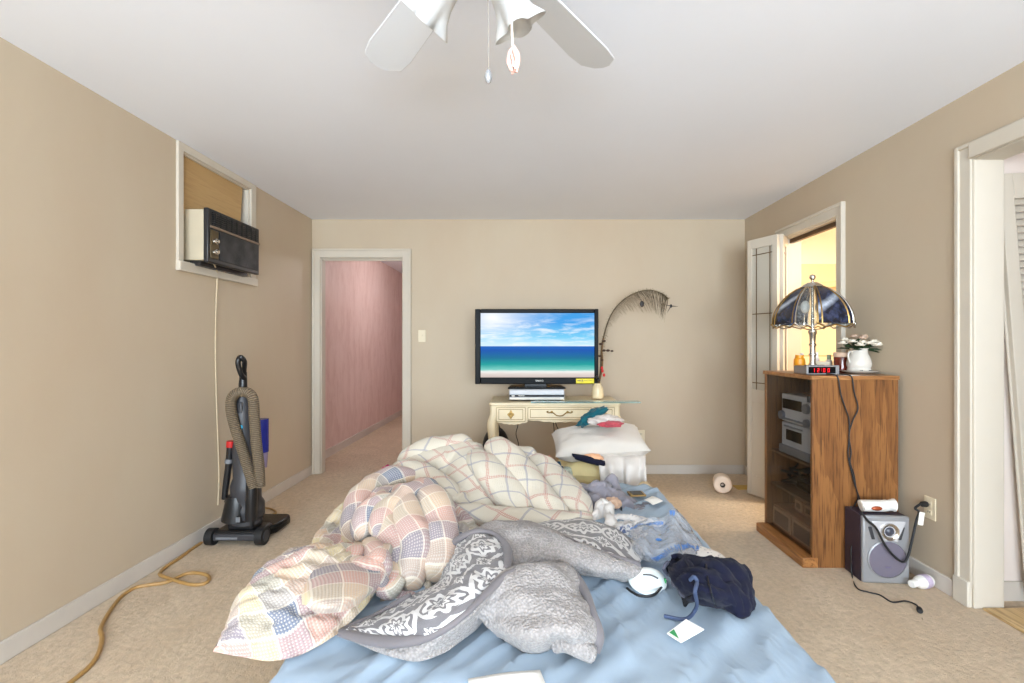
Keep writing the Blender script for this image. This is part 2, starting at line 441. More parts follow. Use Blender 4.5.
sh = tag(obj('towel_shelf', MB(Matrix.Translation((3.1, 4.94, 1.83)) @ Matrix.Rotation(R(-4), 4, 'Y')).box(-.85, .85, -.05, .04, -.03, .03), M['bathpaint2'], bevel=.012), 'cream ledge running along the bathroom wall behind the lamp', 'shelf')
# closet beyond the near right doorway
M['closetpaint'] = paint('pinkish_white_paint', rgb(232, 222, 214), rgb(226, 212, 204))
struct('wall_closet_far', MB().box(XR + T, 4.5, 2.30, 2.36, 0, 2.5), M['closetpaint'], smooth=0)
struct('wall_closet_side', MB().box(4.4, 4.5, 0.3, 2.3, 0, 2.5), M['closetpaint'], smooth=0)
struct('wall_closet_near', MB().box(XR + T, 4.5, 0.2, 0.3, 0, 2.5), M['closetpaint'], smooth=0)
struct('baseboard_closet', MB().box(XR + T + .02, 4.4, 2.285, 2.30, 0, .09), M['base'], smooth=0)
struct('trim_1', MB().box(XR + .03, XR + T + .12, cy0, cy1 - .02, 0, .012), wood('worn_threshold_wood', rgb(196, 164, 112), rgb(206, 174, 124), rgb(150, 116, 70), axis='y'), .004)
# baseboards
bh = .085
struct('baseboard_left', MB().box(XL, XL + .014, YR, YB, 0, bh), M['base'], .004)
struct('baseboard_back', MB().box(dx1 + .085, 1.72 + .34, YB - .014, YB, 0, bh), M['base'], .004)
struct('baseboard_right', MB().box(XR - .014, XR, cy1 + .075, by0 - .07, 0, bh).box(XR - .014, XR, by1 + .08, YB - .015, 0, bh), M['base'], .004)
# casings: two-step profile
def casing(name, pts_boxes, mat='trim'):
    mb = MB()
    for b in pts_boxes: mb.box(*b)
    return struct(name, mb, M[mat], .005)
cw = .072
casing('door_1', [(dx0 - .065, dx0 + .008, YB - .02, YB, 0, dz + cw), (dx1 - .008, dx1 + cw, YB - .02, YB, 0, dz + cw), (dx0, dx1, YB - .02, YB, dz - .008, dz + cw),
                   (dx0 - .067, dx0 - .045, YB - .03, YB, 0, dz + cw), (dx1 + cw - .02, dx1 + cw + .002, YB - .03, YB, 0, dz + cw + .001), (dx0 - .066, dx1 + cw + .001, YB - .029, YB, dz + cw - .02, dz + cw + .002),
                   (dx0 - .002, dx0 + .016, YB, YB + TB, 0, dz), (dx1 - .016, dx1 + .002, YB, YB + TB, 0, dz), (dx0, dx1, YB, YB + TB, dz - .016, dz),
                   (dx0 + .016, dx1 - .016, YB + .03, YB + .06, dz - .03, dz - .014)])
casing('door_2', [(XR - .02, XR, by0 - .065, by0 + .006, 0, bz + cw), (XR - .02, XR, by1 - .006, by1 + cw, 0, bz + cw), (XR - .02, XR, by0, by1, bz - .006, bz + cw),
                   (XR - .03, XR, by0 - .067, by0 - .045, 0, bz + cw + .001), (XR - .029, XR, by0 - .066, by1 + cw + .001, bz + cw - .02, bz + cw + .002),
                   (XR, XR + T, by0 - .002, by0 + .014, 0, bz), (XR, XR + T, by1 - .014, by1 + .002, 0, bz), (XR, XR + T, by0, by1, bz - .014, bz)])
struct('trim_2', MB().box(XR + .045, XR + .075, by0 + .014, by1 - .014, bz - .045, bz - .014), plain('brown_track_metal', rgb(96, 74, 56), .4, .6))
casing('door_3', [(XR - .012, XR, cy1 - .006, cy1 + .066, 0.09, cz + cw), (XR - .02, XR, cy0 - .07, cy0, 0, cz + cw), (XR - .02, XR, cy0, cy1, cz - .006, cz + cw),
                   (XR - .02, XR, cy1 + .05, cy1 + .074, 0.09, cz + cw + .001), (XR - .019, XR, cy0, cy1 + .073, cz + cw - .02, cz + cw + .002),
                   (XR - .024, XR, cy1 - .004, cy1 + .078, 0, .12),
                   (XR, XR + T, cy1 - .012, cy1 + .002, 0, cz), (XR, XR + T, cy0, cy0 + .012, 0, cz), (XR, XR + T, cy0, cy1, cz - .012, cz)])
# window casing round the air conditioner
wc = .04
wt = struct('window_1', MB().box(XL, XL + .018, wy0 - wc, wy0 + .004, wz0 - wc + .012, H - .002).box(XL, XL + .018, wy1 - .004, wy1 + wc + .02, wz0 - wc + .012, H - .002)
       .box(XL, XL + .018, wy0, wy1, wz1 - .004, H - .002).box(XL, XL + .03, wy0 - wc - .002, wy1 + wc + .022, wz0 - .05, wz0 + .006)
       .box(XL - T, XL, wy0 - .001, wy0 + .012, wz0, wz1).box(XL - T, XL, wy1 - .012, wy1 + .001, wz0, wz1).box(XL - T, XL, wy0, wy1, wz0 - .001, wz0 + .012).box(XL - T, XL, wy0, wy1, wz1 - .012, wz1 + .001), M['trim'], .004)
mbx = MB(); mbx.prism([(wy0 + .012, 2.0), (wy1 - .085, 2.0), (wy1 - .05, wz1 - .012), (wy0 + .012, wz1 - .012)], XL - .03, XL - .02, 'x')
o = obj('window_infill_board', mbx, M['ply'], wt); o['label'] = 'tan board filling the window above the air conditioner'
o = obj('window_backing', MB().box(XL - .135, XL - .12, wy0 + .012, wy1 - .012, wz0 + .012, wz1 - .012), M['trim'], wt)
o = obj('window_side_panel', MB().box(XL - .05, XL - .035, wy0 + .012, wy0 + .03, wz0 + .012, 2.02).box(XL - .05, XL - .03, wy1 - .08, wy1 - .06, wz0 + .012, wz1 - .03), M['grey'], wt)

# ------------------------------------------------------------------ air conditioner
ax1 = -1.885; ay0, ay1, az0, az1 = 2.86, 3.40, 1.725, 2.03
ac = thing('air_conditioner', (-1.95, 3.12, az0), 'old window air conditioner with dark front, mounted high in the left wall', 'air conditioner')
obj('case', MB().box(XL - .12, ax1 - .028, ay0, ay1, az0, az1), plain('almond_metal', rgb(196, 184, 160), .5, var=.08), ac, .006)
mb = MB().box(ax1 - .03, ax1, ay0 - .005, ay1 + .005, az0 - .012, az1 + .008)
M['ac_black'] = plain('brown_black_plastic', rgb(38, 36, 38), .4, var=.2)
obj('front_panel', mb, M['ac_black'], ac, .006)
mb = MB()
for i in range(6):
    z = az1 - .012 - i * .013
    mb.box(ax1, ax1 + .007, ay0 + .03, ay1 - .015, z - .007, z)
for i in range(9): mb.box(ax1, ax1 + .009, ay0 + .05 + i * .055, ay0 + .054 + i * .055, az1 - .088, az1 - .008)
obj('air_grille', mb, M['black'], ac)
obj('trim_strip', MB().box(ax1, ax1 + .008, ay0 + .01, ay1, az1 - .108, az1 - .094), plain('taupe_metal', rgb(140, 122, 106), .4, .4), ac, .002)
mb = MB().box(ax1, ax1 + .005, ay0 + .10, ay1 - .02, az0 + .015, az1 - .118)
t = NT('mesh_intake'); co = t.coord(); f = t.voro(co, 260); t.set(Base_Color=t.mix(t.ramp(t.noise(co, 9, 4), [(.4, BW0), (.8, BW1)]), rgb(40, 40, 42), rgb(84, 82, 82)), Roughness=.7); t.bump(f, .6, .004)
obj('intake_mesh', mb, t.m, ac)
cp = obj('control_plate', MB().box(ax1, ax1 + .006, ay0 + .012, ay0 + .085, az0 + .015, az1 - .12), plain('bronze_plate', rgb(96, 82, 58), .35, .6, var=.2), ac, .002)
for z in (az0 + .055, az0 + .12):
    Tm = Matrix.Translation((ax1 + .006, ay0 + .05, z)) @ Matrix.Rotation(R(90), 4, 'Y')
    obj('knob', MB(Tm).lathe([(.019, 0), (.017, .012), (.011, .016), (.010, .024), (.001, .025)], n=20), M['chrome'], ac)
obj('lower_dark_frame', MB().box(XL, ax1 - .06, ay0 + .02, ay1 - .04, az0 - .03, az0 - .004), M['ac_black'], ac)  # dark bar below the case
cordp = [P(a, b_, FPX * 1.995 / (VX - a)) for a, b_ in ((215, 272), (216.5, 285), (217, 310), (216.5, 350), (217.5, 400), (219, 440), (220, 480), (219, 505))]
cordp = [Vector((max(p.x, XL + .008), p.y, p.z)) for p in cordp]
cordp = [P(213, 262, 2.92)] + [Vector((XL + .008 + .02 * max(0, 1 - i / 2), p.y, p.z)) for i, p in enumerate(cordp)]
obj('power_cord', MB().tube(cordp, .0045, 8, 6), M['cord_ivory'], ac)

# ------------------------------------------------------------------ switch, outlets
def plate(name, T4, lab, cat, kind):
    t_ = thing(name, T4.translation, lab, cat)
    obj('face_plate', MB(T4).box(-.035, .035, -.006, 0, -.057, .057), M['ivory'], t_, .003)
    if kind == 'switch': obj('toggle', MB(T4).box(-.005, .005, -.018, -.006, -.004, .012), M['ivory'], t_, .001)
    else:
        for z in (-.02, .02):
            so = obj('socket', MB(T4).box(-.014, .014, -.009, -.006, z - .013, z + .013), M['ivory'], t_, .004)
            for x in (-.007, .004): obj('slot', MB(T4).box(x, x + .003, -.0095, -.009, z - .004, z + .006), M['black'], so)
    return t_
plate('light_switch', Matrix.Translation(P(422, 336, YB)), 'ivory light switch on the wall right of the hall doorway', 'light switch', 'switch')
plate('wall_outlet', Matrix.Translation(P(641, 436, YB)), 'ivory wall outlet peeking out behind the white pillow pile', 'outlet', 'outlet')
ro = Matrix.Translation((XR, 2.455, .385)) @ Matrix.Rotation(R(-90), 4, 'Z')
plate('wall_outlet', ro, 'ivory wall outlet with a plug above the silver speaker', 'outlet', 'outlet')

# ------------------------------------------------------------------ folding door of the bathroom
def leaf(name, a, b, root):
    a = Vector((*a, 0)); b = Vector((*b, 0)); d = (b - a); w = d.length; ang = math.atan2(d.y, d.x)
    T4 = Matrix.Translation(a) @ Matrix.Rotation(ang, 4, 'Z')
    s = .045; z0, z1, zm = .012, 2.062, .86
    mb_ = MB(T4).box(0, s, -.014, .014, z0, z1).box(w - s, w, -.014, .014, z0, z1).box(s, w - s, -.014, .014, z1 - .075, z1).box(s, w - s, -.014, .014, zm - .10, zm).box(s, w - s, -.014, .014, z0, z0 + .16)
    l_ = obj('door_leaf', mb_, M['trim'], root, .003)
    obj('lower_panel', MB(T4).box(s, w - s, -.006, .006, z0 + .16, zm - .10), M['trim'], l_)
    obj('glass_pane', MB(T4).box(s, w - s, -.003, .003, zm, z1 - .075), M['frost'], l_)
    g = MB(T4)
    for x in (s + .035, w - s - .03): g.box(x, x + .006, -.0065, .0065, zm, z1 - .075)
    for z in (zm + .05, z1 - .13, 1.46): g.box(s, w - s, -.006, .006, z, z + .007)
    obj('lead_strip', g, plain('brown_lead', rgb(110, 88, 60), .5, .3), l_)
    obj('knob', MB(T4 @ Matrix.Translation((s * .5, -.014, 1.0)) @ Matrix.Rotation(R(90), 4, 'X')).lathe([(.006, 0), (.006, .012), (.013, .018), (.012, .026), (.002, .028)], n=16), M['trim'], l_) if name else None
bd = thing('folding_door', (1.95, 3.75, 0), 'white folding door with leaded glass panes beside the bathroom doorway', 'folding door')
leaf('', (1.822, 3.915), (1.930, 3.655), bd)
leaf('', (1.955, 3.66), (2.085, 3.835), bd)

# louvred closet door leaning in the near right doorway
ld = thing('louvered_door', (2.5, 2.24, 0), 'white louvered door leaning inside the near right doorway', 'door')
T4 = Matrix.Translation((2.362, 2.255, 0.012)) @ Matrix.Rotation(R(-3.35), 4, 'Y') @ Matrix.Rotation(R(-1.2), 4, 'X')
mb = MB(T4); w = .38; s = .062
mb.box(0, s, -.028, 0, 0, 2.02).box(w - s, w, -.028, 0, 0, 2.02)
for z0_, z1_ in ((0, .14), (.92, 1.04), (1.90, 2.02)): mb.box(s, w - s, -.028, 0, z0_, z1_)
obj('door_frame', mb, M['trim'], ld, .003)
mb = MB(T4)
for lo, hi in ((.14, .92), (1.04, 1.90)):
    k = int((hi - lo) / .032)
    for i in range(k):
        z = lo + (i + .5) * (hi - lo) / k
        mb.prism([(-.026, z - .014), (-.022, z - .016), (-.002, z + .014), (-.006, z + .016)], s - .004, w - s + .004, 'x')
obj('louver_slats', mb, M['trim'], ld)
obj('hinge_rod', MB(T4).cyl((-.012, -.012, .06), (-.012, -.012, 1.72), .006, 10), M['trim'], ld)
# ------------------------------------------------------------------ writing desk
dk = thing('writing_desk', (.235, 4.02, 0), 'cream antique-style writing desk with gilt lines under the television', 'desk')
dX0, dX1, dY0, dY1, dZ = -.283, .757, 3.77, 4.27, .761
top = [(dX0 + .015, dY0), (dX1 - .015, dY0), (dX1, dY0 + .02), (dX1, dY1), (dX0, dY1), (dX0, dY0 + .02)]
obj('desk_top', MB().prism(top, dZ - .022, dZ, 'z'), M['cream'], dk, .006)
# apron body with a scalloped lower edge
def scallop(x0, x1, z, d, n=24):
    pts = []
    for i in range(n + 1):
        u = i / n
        pts.append((x0 + (x1 - x0) * u, z - d * (0.5 - 0.5 * math.cos(2 * math.pi * u)) ** 0.6 - .006 * math.sin(6 * math.pi * u) ** 2))
    return pts
lo = scallop(dX0 + .055, .02, .607, .018) + scallop(.02, .53, .625, .018) + scallop(.53, dX1 - .055, .607, .018)
poly = [(dX0 + .02, dZ - .022), (dX0 + .02, .60), (dX0 + .05, .60)] + lo + [(dX1 - .05, .60), (dX1 - .02, .60), (dX1 - .02, dZ - .022)]
obj('apron', MB().prism(poly, dY0 + .022, dY0 + .045).box(dX0 + .02, dX0 + .04, dY0 + .045, dY1 - .02, .60, dZ - .022).box(dX1 - .04, dX1 - .02, dY0 + .045, dY1 - .02, .60, dZ - .022).box(dX0 + .02, dX1 - .02, dY1 - .04, dY1 - .02, .60, dZ - .022), M['cream'], dk, .002)
def frame(mb, x0, x1, z0, z1, y0, y1, w=.004):
    mb.box(x0, x1, y0, y1, z0, z0 + w).box(x0, x1, y0, y1, z1 - w, z1).box(x0, x0 + w, y0, y1, z0 + w, z1 - w).box(x1 - w, x1, y0, y1, z0 + w, z1 - w)
    return mb
for x0, x1, z0, kind in ((dX0 + .055, .005, .612, 'ring'), (.02, .525, .628, 'bail'), (.54, dX1 - .05, .612, 'ring')):
    d = obj('drawer', MB().box(x0, x1, dY0 + .006, dY0 + .022, z0, dZ - .034), M['cream'], dk, .005)
    obj('gilt_line', frame(frame(MB(), x0 + .002, x1 - .002, z0 + .002, dZ - .036, dY0 + .004, dY0 + .007, .003), x0 + .02, x1 - .02, z0 + .016, dZ - .05, dY0 + .004, dY0 + .007), M['gold'], d)
    xc, zc = (x0 + x1) / 2, (z0 + dZ - .034) / 2
    mb = MB()
    if kind == 'ring':
        mb.prism([(xc + .022 * math.cos(a) * (1 + .25 * math.cos(4 * a)), zc + .028 * math.sin(a) * (1 + .25 * math.cos(4 * a))) for a in [i * math.pi / 16 for i in range(32)]], dY0 + .002, dY0 + .006)
        mb.ball((xc, dY0 - .004, zc + .008), .007)
        mb.tube([Vector((xc + .014 * math.cos(a), dY0 - .006, zc - .006 + .016 * math.sin(a))) for a in [i * math.pi / 10 for i in range(21)]], .0028, 6)
    else:
        for sgn in (-1, 1):
            mb.tube([(xc + sgn * x, dY0 - .004, zc + z) for x, z in ((.0, -.018), (.025, -.014), (.045, .002), (.062, .012), (.085, .006), (.10, .014), (.088, .020))], .0045, 6, 5)
            mb.ball((xc + sgn * .062, dY0 - .002, zc + .012), .010)
    obj('drawer_pull', mb, M['brass'], d)
for sx, sy in ((0, 0), (1, 0), (0, 1), (1, 1)):
    x = dX1 - .034 if sx else dX0 + .034; y = dY1 - .04 if sy else dY0 + .05; ox = 1 if sx else -1; oy = 1 if sy else -1
    pth = [(x, y, .745), (x + ox * .002, y, .66), (x + ox * .016, y + oy * .014, .58), (x + ox * .010, y + oy * .008, .44), (x - ox * .006, y - oy * .004, .25), (x - ox * .004, y - oy * .002, .10), (x + ox * .010, y + oy * .01, .035), (x + ox * .018, y + oy * .016, 0)]
    rad = [.030, .030, .037, .028, .020, .015, .018, .020]
    def rr(t_, rad=rad):
        q = t_ * (len(rad) - 1); i = min(int(q), len(rad) - 2); return rad[i] + (rad[i + 1] - rad[i]) * (q - i)
    obj('leg', MB().tube(pth, rr, 12, 6), M['cream'], dk)
gl = obj('glass_shelf', MB().box(.045, .905, 3.745, 3.845, dZ + .001, dZ + .010), M['tealglass'], None, .002)
tag(gl, 'loose glass shelf with teal edges lying on the cream desk', 'glass sheet')

# ------------------------------------------------------------------ recorder, television
vc = thing('video_recorder', (.09, 4.0, dZ + .011), 'silver video recorder under the television on the cream desk', 'video recorder')
vx0, vx1, vz0, vz1 = -.128, .318, dZ + .0105, dZ + .098
obj('case', MB().box(vx0, vx1, 3.87, 4.17, vz0 + .006, vz1), M['silver'], vc, .004)
obj('slot_panel', MB().box(vx0 + .004, vx1 - .004, 3.863, 3.872, vz0 + .026, vz0 + .043), M['gloss'], vc, .002)
obj('front_flap', MB().box(vx0 + .002, vx1 - .002, 3.861, 3.872, vz0 + .047, vz1 - .006), plain('light_silver', rgb(170, 170, 173), .4, .2), vc, .002)
obj('lower_lip', MB().box(vx0 + .002, vx1 - .002, 3.861, 3.872, vz0 + .004, vz0 + .022), plain('pale_grey_plastic', rgb(206, 202, 194), .4), vc, .003)
obj('display_mark', MB().box(vx0 + .02, vx0 + .045, 3.861, 3.864, vz0 + .031, vz0 + .038), M['white_p'], vc)
obj('display_mark', MB().box(vx0 + .075, vx0 + .125, 3.8615, 3.864, vz0 + .034, vz0 + .037), M['white_p'], vc)
for x in (vx0 + .04, vx1 - .04): obj('foot', MB().lathe([(.014, 0), (.013, .007)], (x, 3.9, vz0), 14), M['black'], vc)
tY = 4.0
tv = thing('television', (.095, tY, vz1), 'flat television showing a blue ocean beach, on the cream desk', 'television')
tx0, tx1, tz0, tz1 = (475 - VX) * tY / FPX, (598.5 - VX) * tY / FPX, CAM_H - (384.2 - VY) * tY / FPX, CAM_H - (309 - VY) * tY / FPX
sx0, sx1, sz0, sz1 = (480.5 - VX) * tY / FPX, (594.5 - VX) * tY / FPX, CAM_H - (377.5 - VY) * tY / FPX, CAM_H - (313 - VY) * tY / FPX
fr_ = MB().box(tx0, sx0, tY, tY + .04, tz0, tz1).box(sx1, tx1, tY, tY + .04, tz0, tz1).box(sx0, sx1, tY, tY + .04, tz0, sz0).box(sx0, sx1, tY, tY + .04, sz1, tz1)
obj('bezel', fr_, M['bezel'], tv, .005)
obj('back_shell', MB().box(tx0 + .02, tx1 - .02, tY + .04, tY + .09, tz0 + .03, tz1 - .03), M['black'], tv, .02)
def screen():
    t = NT('ocean_on_screen'); co = t.coord('UV'); x, y, z_ = t.sep(co)
    cl = t.noise(t.mapping(co, (2.2, 7, 1), (0, 0, .16)), 2.2, 8, 0.62, .5)
    glow = t.math('POWER', t.math('SUBTRACT', 1.0, t.math('MINIMUM', 1.0, t.math('MULTIPLY', 1.5, t.n('ShaderNodeVectorMath', operation='DISTANCE').outputs['Value']))), 2.0)
    dn = [n for n in t.t.nodes if n.type == 'VECT_MATH'][0]; t.l(co, dn.inputs[0]); dn.inputs[1].default_value = (.10, .93, 0)
    sky = t.ramp(y, [(.50, rgb(206, 238, 250)), (.62, rgb(120, 206, 244)), (.85, rgb(58, 160, 234)), (1.0, rgb(64, 158, 230))])
    cm = t.math('MULTIPLY', t.ramp(cl, [(.46, BW0), (.70, BW1)]), t.ramp(y, [(.5, (.9, .9, .9)), (.72, BW1), (.98, (.25, .25, .25))]))
    sky = t.mix(cm, sky, rgb(244, 250, 254))
    sky = t.mix(glow, sky, rgb(255, 255, 255))
    ny = t.math('ADD', y, t.math('MULTIPLY', t.math('SUBTRACT', t.noise(t.mapping(co, (3, 30, 1)), 3, 4), .5), .05))
    sea = t.ramp(ny, [(.0, rgb(206, 190, 184)), (.055, rgb(226, 214, 208)), (.09, rgb(240, 240, 236)), (.12, rgb(120, 206, 196)), (.20, rgb(24, 160, 156)), (.30, rgb(12, 112, 150)), (.42, rgb(8, 84, 176)), (.49, rgb(20, 104, 196))])
    f = t.math('GREATER_THAN', y, .485)
    c = t.mix(f, sea, sky)
    t.set(Base_Color=(0, 0, 0, 1), Emission_Color=c, Emission_Strength=0.74, Roughness=.35); t.b.inputs['Specular IOR Level'].default_value = .04
    return t.m
sm = MB(); sm.add([(sx0, tY + .012, sz0), (sx1, tY + .012, sz0), (sx1, tY + .012, sz1), (sx0, tY + .012, sz1), (sx0, tY + .02, sz0), (sx1, tY + .02, sz0), (sx1, tY + .02, sz1), (sx0, tY + .02, sz1)], [(0, 1, 2, 3), (4, 7, 6, 5)], [(0, 0), (1, 0), (1, 1), (0, 1)] * 2)
obj('screen', sm, screen(), tv, smooth=0)
obj('neck', MB().prism([((524 - VX) * tY / FPX, vz1 + .012), ((547 - VX) * tY / FPX, vz1 + .012), ((545 - VX) * tY / FPX, tz0 + .02), ((526 - VX) * tY / FPX, tz0 + .02)], tY + .01, tY + .06), M['gloss'], tv, .003)
obj('stand_base', MB().prism([(vx0 - .012, 3.88), (vx1 + .012, 3.88), (vx1 - .01, 4.14), (vx0 + .01, 4.14)], vz1 + .001, vz1 + .014, 'z'), M['gloss'], tv, .005)
text('logo', 'SANYO', .02, M['white_p'], tv, Matrix.Translation(((539.5 - VX) * tY / FPX, tY - .001, (tz0 + sz0) / 2)) @ Matrix.Rotation(R(90), 4, 'X'))
st = obj('sticker', MB().box((576 - VX) * tY / FPX, (594 - VX) * tY / FPX, tY - .0015, tY, tz0 + .007, tz0 + .047), M['label_y'], tv); st['label'] = 'yellow sticker at the lower right corner'
xq = (577.5 - VX) * tY / FPX
mk = MB().box(xq, xq + .030, tY - .002, tY - .0014, tz0 + .028, tz0 + .034).box(xq + .036, xq + .044, tY - .002, tY - .0014, tz0 + .026, tz0 + .038).box(xq + .05, xq + .12, tY - .002, tY - .0014, tz0 + .031, tz0 + .033).box(xq + .005, xq + .05, tY - .002, tY - .0014, tz0 + .018, tz0 + .021)
obj('print_marks', mk, M['black'], st)

# ------------------------------------------------------------------ vase with peacock feather
vb = P(597.5, 398, 4.0); vb.z = dZ + .0105
vs_ = tag(obj('stem_vase', MB().lathe([(.036, 0), (.048, .004), (.050, .02), (.047, .075), (.042, .098), (.032, .110), (.030, .122), (.034, .127), (.028, .124), (.024, .10), (.001, .09)], vb, 28), plain('cream_glazed_ceramic', rgb(226, 208, 170), .3, var=.15, sc=14)), 'small cream vase holding the feather at the right end of the desk', 'vase')
pf = thing('peacock_feather', vb + Vector((0, 0, .1)), 'arching dark peacock feather standing in the cream vase', 'feather')
path = [vb + Vector((0, 0, .10)), P(600.5, 372, 4.02), P(601.5, 350, 4.05), P(604.5, 333, 4.08), P(611, 315, 4.1), P(621, 302, 4.12), P(634, 293.5, 4.12), P(648, 290, 4.11), P(661, 293, 4.09), P(669, 299, 4.07)]
M['feather'] = plain('olive_brown_feather', rgb(92, 78, 52), .7, var=.4, sc=30)
obj('shaft', MB().tube(path, lambda u: .007 * (1 - u) + .0018, 6, 5), M['feather'], pf)
fine = cr(path, 24); mb = MB(); n_ = len(fine)
rnd = random.Random(3)
for i in range(40, n_ - 2):
    u = i / n_; p = fine[i]; tg = (fine[min(i + 1, n_ - 1)] - fine[i - 1]).normalized()
    nr = Vector((tg.z, 0, -tg.x))
    inner = .035 + .13 * max(0, min(1, (u - .35) / .3)); 
    for side, ln in ((1, inner * rnd.uniform(.6, 1.05)), (-1, .024 * rnd.uniform(.4, 1.3))):
        if side < 0 and i % 2: continue
        d = (nr * side + tg * .55 + Vector((0, rnd.uniform(-.3, .3), -.35 if side > 0 else .1))).normalized()
        q = p + d * ln * .5 + Vector((rnd.uniform(-.006, .006), 0, 0)); e = p + d * ln + Vector((rnd.uniform(-.012, .006), 0, -.25 * ln))
        mb.tube([p, q, e], lambda s_: .0021 * (1 - s_ * .8), 3)
obj('barbs', mb, M['feather'], pf, smooth=0)
mb = MB(); eyem = plain('dark_feather_eye', rgb(40, 34, 36), .5, var=.3)
for c_, s_ in ((P(642, 304, 4.1), .022), (P(671, 306, 4.07), .012)):
    obj('eye_spot', MB().ball(c_, s_ * 1.1, 10, (.75, .3, 1.15)), eyem, pf)
for e in (P(678, 306.5, 4.07), P(667, 313, 4.07), P(665, 305, 4.07)): mb.tube([P(671, 306, 4.07), e], lambda s_: .004 * (1 - s_) + .0008, 5)
obj('feather_tip', mb, eyem, pf)
ds = thing('dried_stem', vb + Vector((.008, 0, .1)), 'short dried stem with brown pods and red bits beside the feather', 'dried stem')
pth = [vb + Vector((.008, -.01, .10)), P(602.5, 365, 3.99), P(602, 350, 4.0), P(603.5, 338, 4.0)]
obj('stem', MB().tube(pth, .006, 6, 5), plain('brown_twig', rgb(120, 88, 50), .8, var=.3), ds)
mb = MB()
for (a, b_, s_) in ((604, 350.5, .012), (608, 350.5, .013), (612, 351, .010), (601, 344, .014), (604, 341, .012), (600, 356, .012), (602, 360, .011)): mb.ball(P(a, b_, 3.99), s_, 8, (1.3, .8, .8))
obj('pod', mb, plain('dark_brown_pod', rgb(70, 46, 32), .7, var=.3), ds)
mb = MB()
for (a, b_) in ((602.5, 371), (604, 375), (602, 368)): mb.ball(P(a, b_, 3.97), .011, 8, (1, .7, 1.3))
obj('red_petal', mb, M['red'], ds)
mb = MB()
for (a, b_) in ((597, 377), (598.5, 380)): mb.ball(P(a, b_, 3.96), .014, 8)
obj('dark_leaf', mb, M['black'], ds)

# cords hanging behind the desk, round bag behind its left leg
for pth, lab in (([(516.5, 412, 4.25), (518, 424, 4.26), (516, 434, 4.26), (518.5, 445, 4.27), (517, 462, 4.28)], 'thin dark cord hanging behind the left drawer of the desk'),
            ([(551, 410, 4.25), (553.5, 424, 4.26), (554.5, 434, 4.26), (556, 442, 4.27), (557, 458, 4.28)], 'dark cord hanging straighter behind the middle drawer of the desk'),
            ([(552.5, 410, 4.27), (556, 424, 4.28), (560, 433, 4.28), (564, 442, 4.29), (567, 458, 4.30)], 'dark cord hanging slantwise behind the middle drawer of the desk')):
    tag(obj('hanging_cord', MB().tube([P(*q) for q in pth], .004, 6, 6), M['black']), lab, 'cord', 'cords behind the desk')
bg = thing('round_bag', P(497, 470, 4.3), 'black round bag on the floor behind the left desk leg', 'bag')
bp = P(496, 443, 4.33)
T4 = Matrix.Translation((bp.x, bp.y, .28)) @ Matrix.Diagonal((.125, .09, .20, 1))
obj('bag_body', MB(T4).ball((0, 0, 0), 1, 18), plain('black_nylon', rgb(34, 34, 40), .3, var=.3, sc=14, bump=.4, bsc=18), bg)
T4 = Matrix.Translation((bp.x, bp.y - .085, .30))
obj('bag_handle', MB().tube([(bp.x - .04, bp.y - .04, .45), (bp.x - .02, bp.y - .07, .51), (bp.x + .02, bp.y - .07, .51), (bp.x + .04, bp.y - .04, .45)], .008, 8, 5), M['dark'], bg)
obj('bag_base', MB().lathe([(.09, 0), (.105, .05), (.11, .12)], (bp.x, bp.y, 0), 20), M['black'], bg)

# ------------------------------------------------------------------ oak media cabinet
cx0, cx1, cy0_, cy1_, cz1 = 1.572, 2.04, 2.623, 3.15, 1.05
cb = thing('media_cabinet', (1.8, 2.9, 0), 'oak media cabinet with a smoked glass door against the right wall', 'cabinet')
th = .02
obj('side_panel', MB().box(cx0, cx1, cy0_, cy0_ + th, .0, cz1 - .022), M['oak'], cb, .001)
obj('side_panel', MB().box(cx0, cx1, cy1_ - th, cy1_, .0, cz1 - .022), M['oak'], cb, .001)
obj('cabinet_top', MB().box(cx0 - .008, cx1 + .004, cy0_ - .006, cy1_ + .006, cz1 - .022, cz1), M['oak_x'], cb, .002)
obj('plinth', MB().prism([(cx0 - .055, cy0_ - .001), (cx0, cy0_ - .003), (cx0 + .03, cy0_ - .003), (cx0 + .03, cy1_), (cx0 - .055, cy1_)], 0, .055, 'z'), wood('oak_plinth', rgb(150, 98, 52), rgb(168, 116, 66), rgb(118, 74, 36), axis='y'), cb, .004)
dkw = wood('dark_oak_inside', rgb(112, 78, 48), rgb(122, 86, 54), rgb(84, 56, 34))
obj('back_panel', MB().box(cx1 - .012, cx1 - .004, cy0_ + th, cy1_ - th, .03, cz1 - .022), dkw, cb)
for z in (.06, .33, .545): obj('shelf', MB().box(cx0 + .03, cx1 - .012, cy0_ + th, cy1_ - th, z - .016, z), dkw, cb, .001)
gd = obj('glass_door', MB().box(cx0 + .002, cx0 + .008, cy0_ + th + .004, cy1_ - .004, .062, cz1 - .026), M['smoke'], cb); gd['label'] = 'smoked glass door'
obj('door_catch', MB().box(cx0 - .003, cx0 + .010, cy0_ + th + .004, cy0_ + th + .03, .90, .935), M['black'], gd, .002)
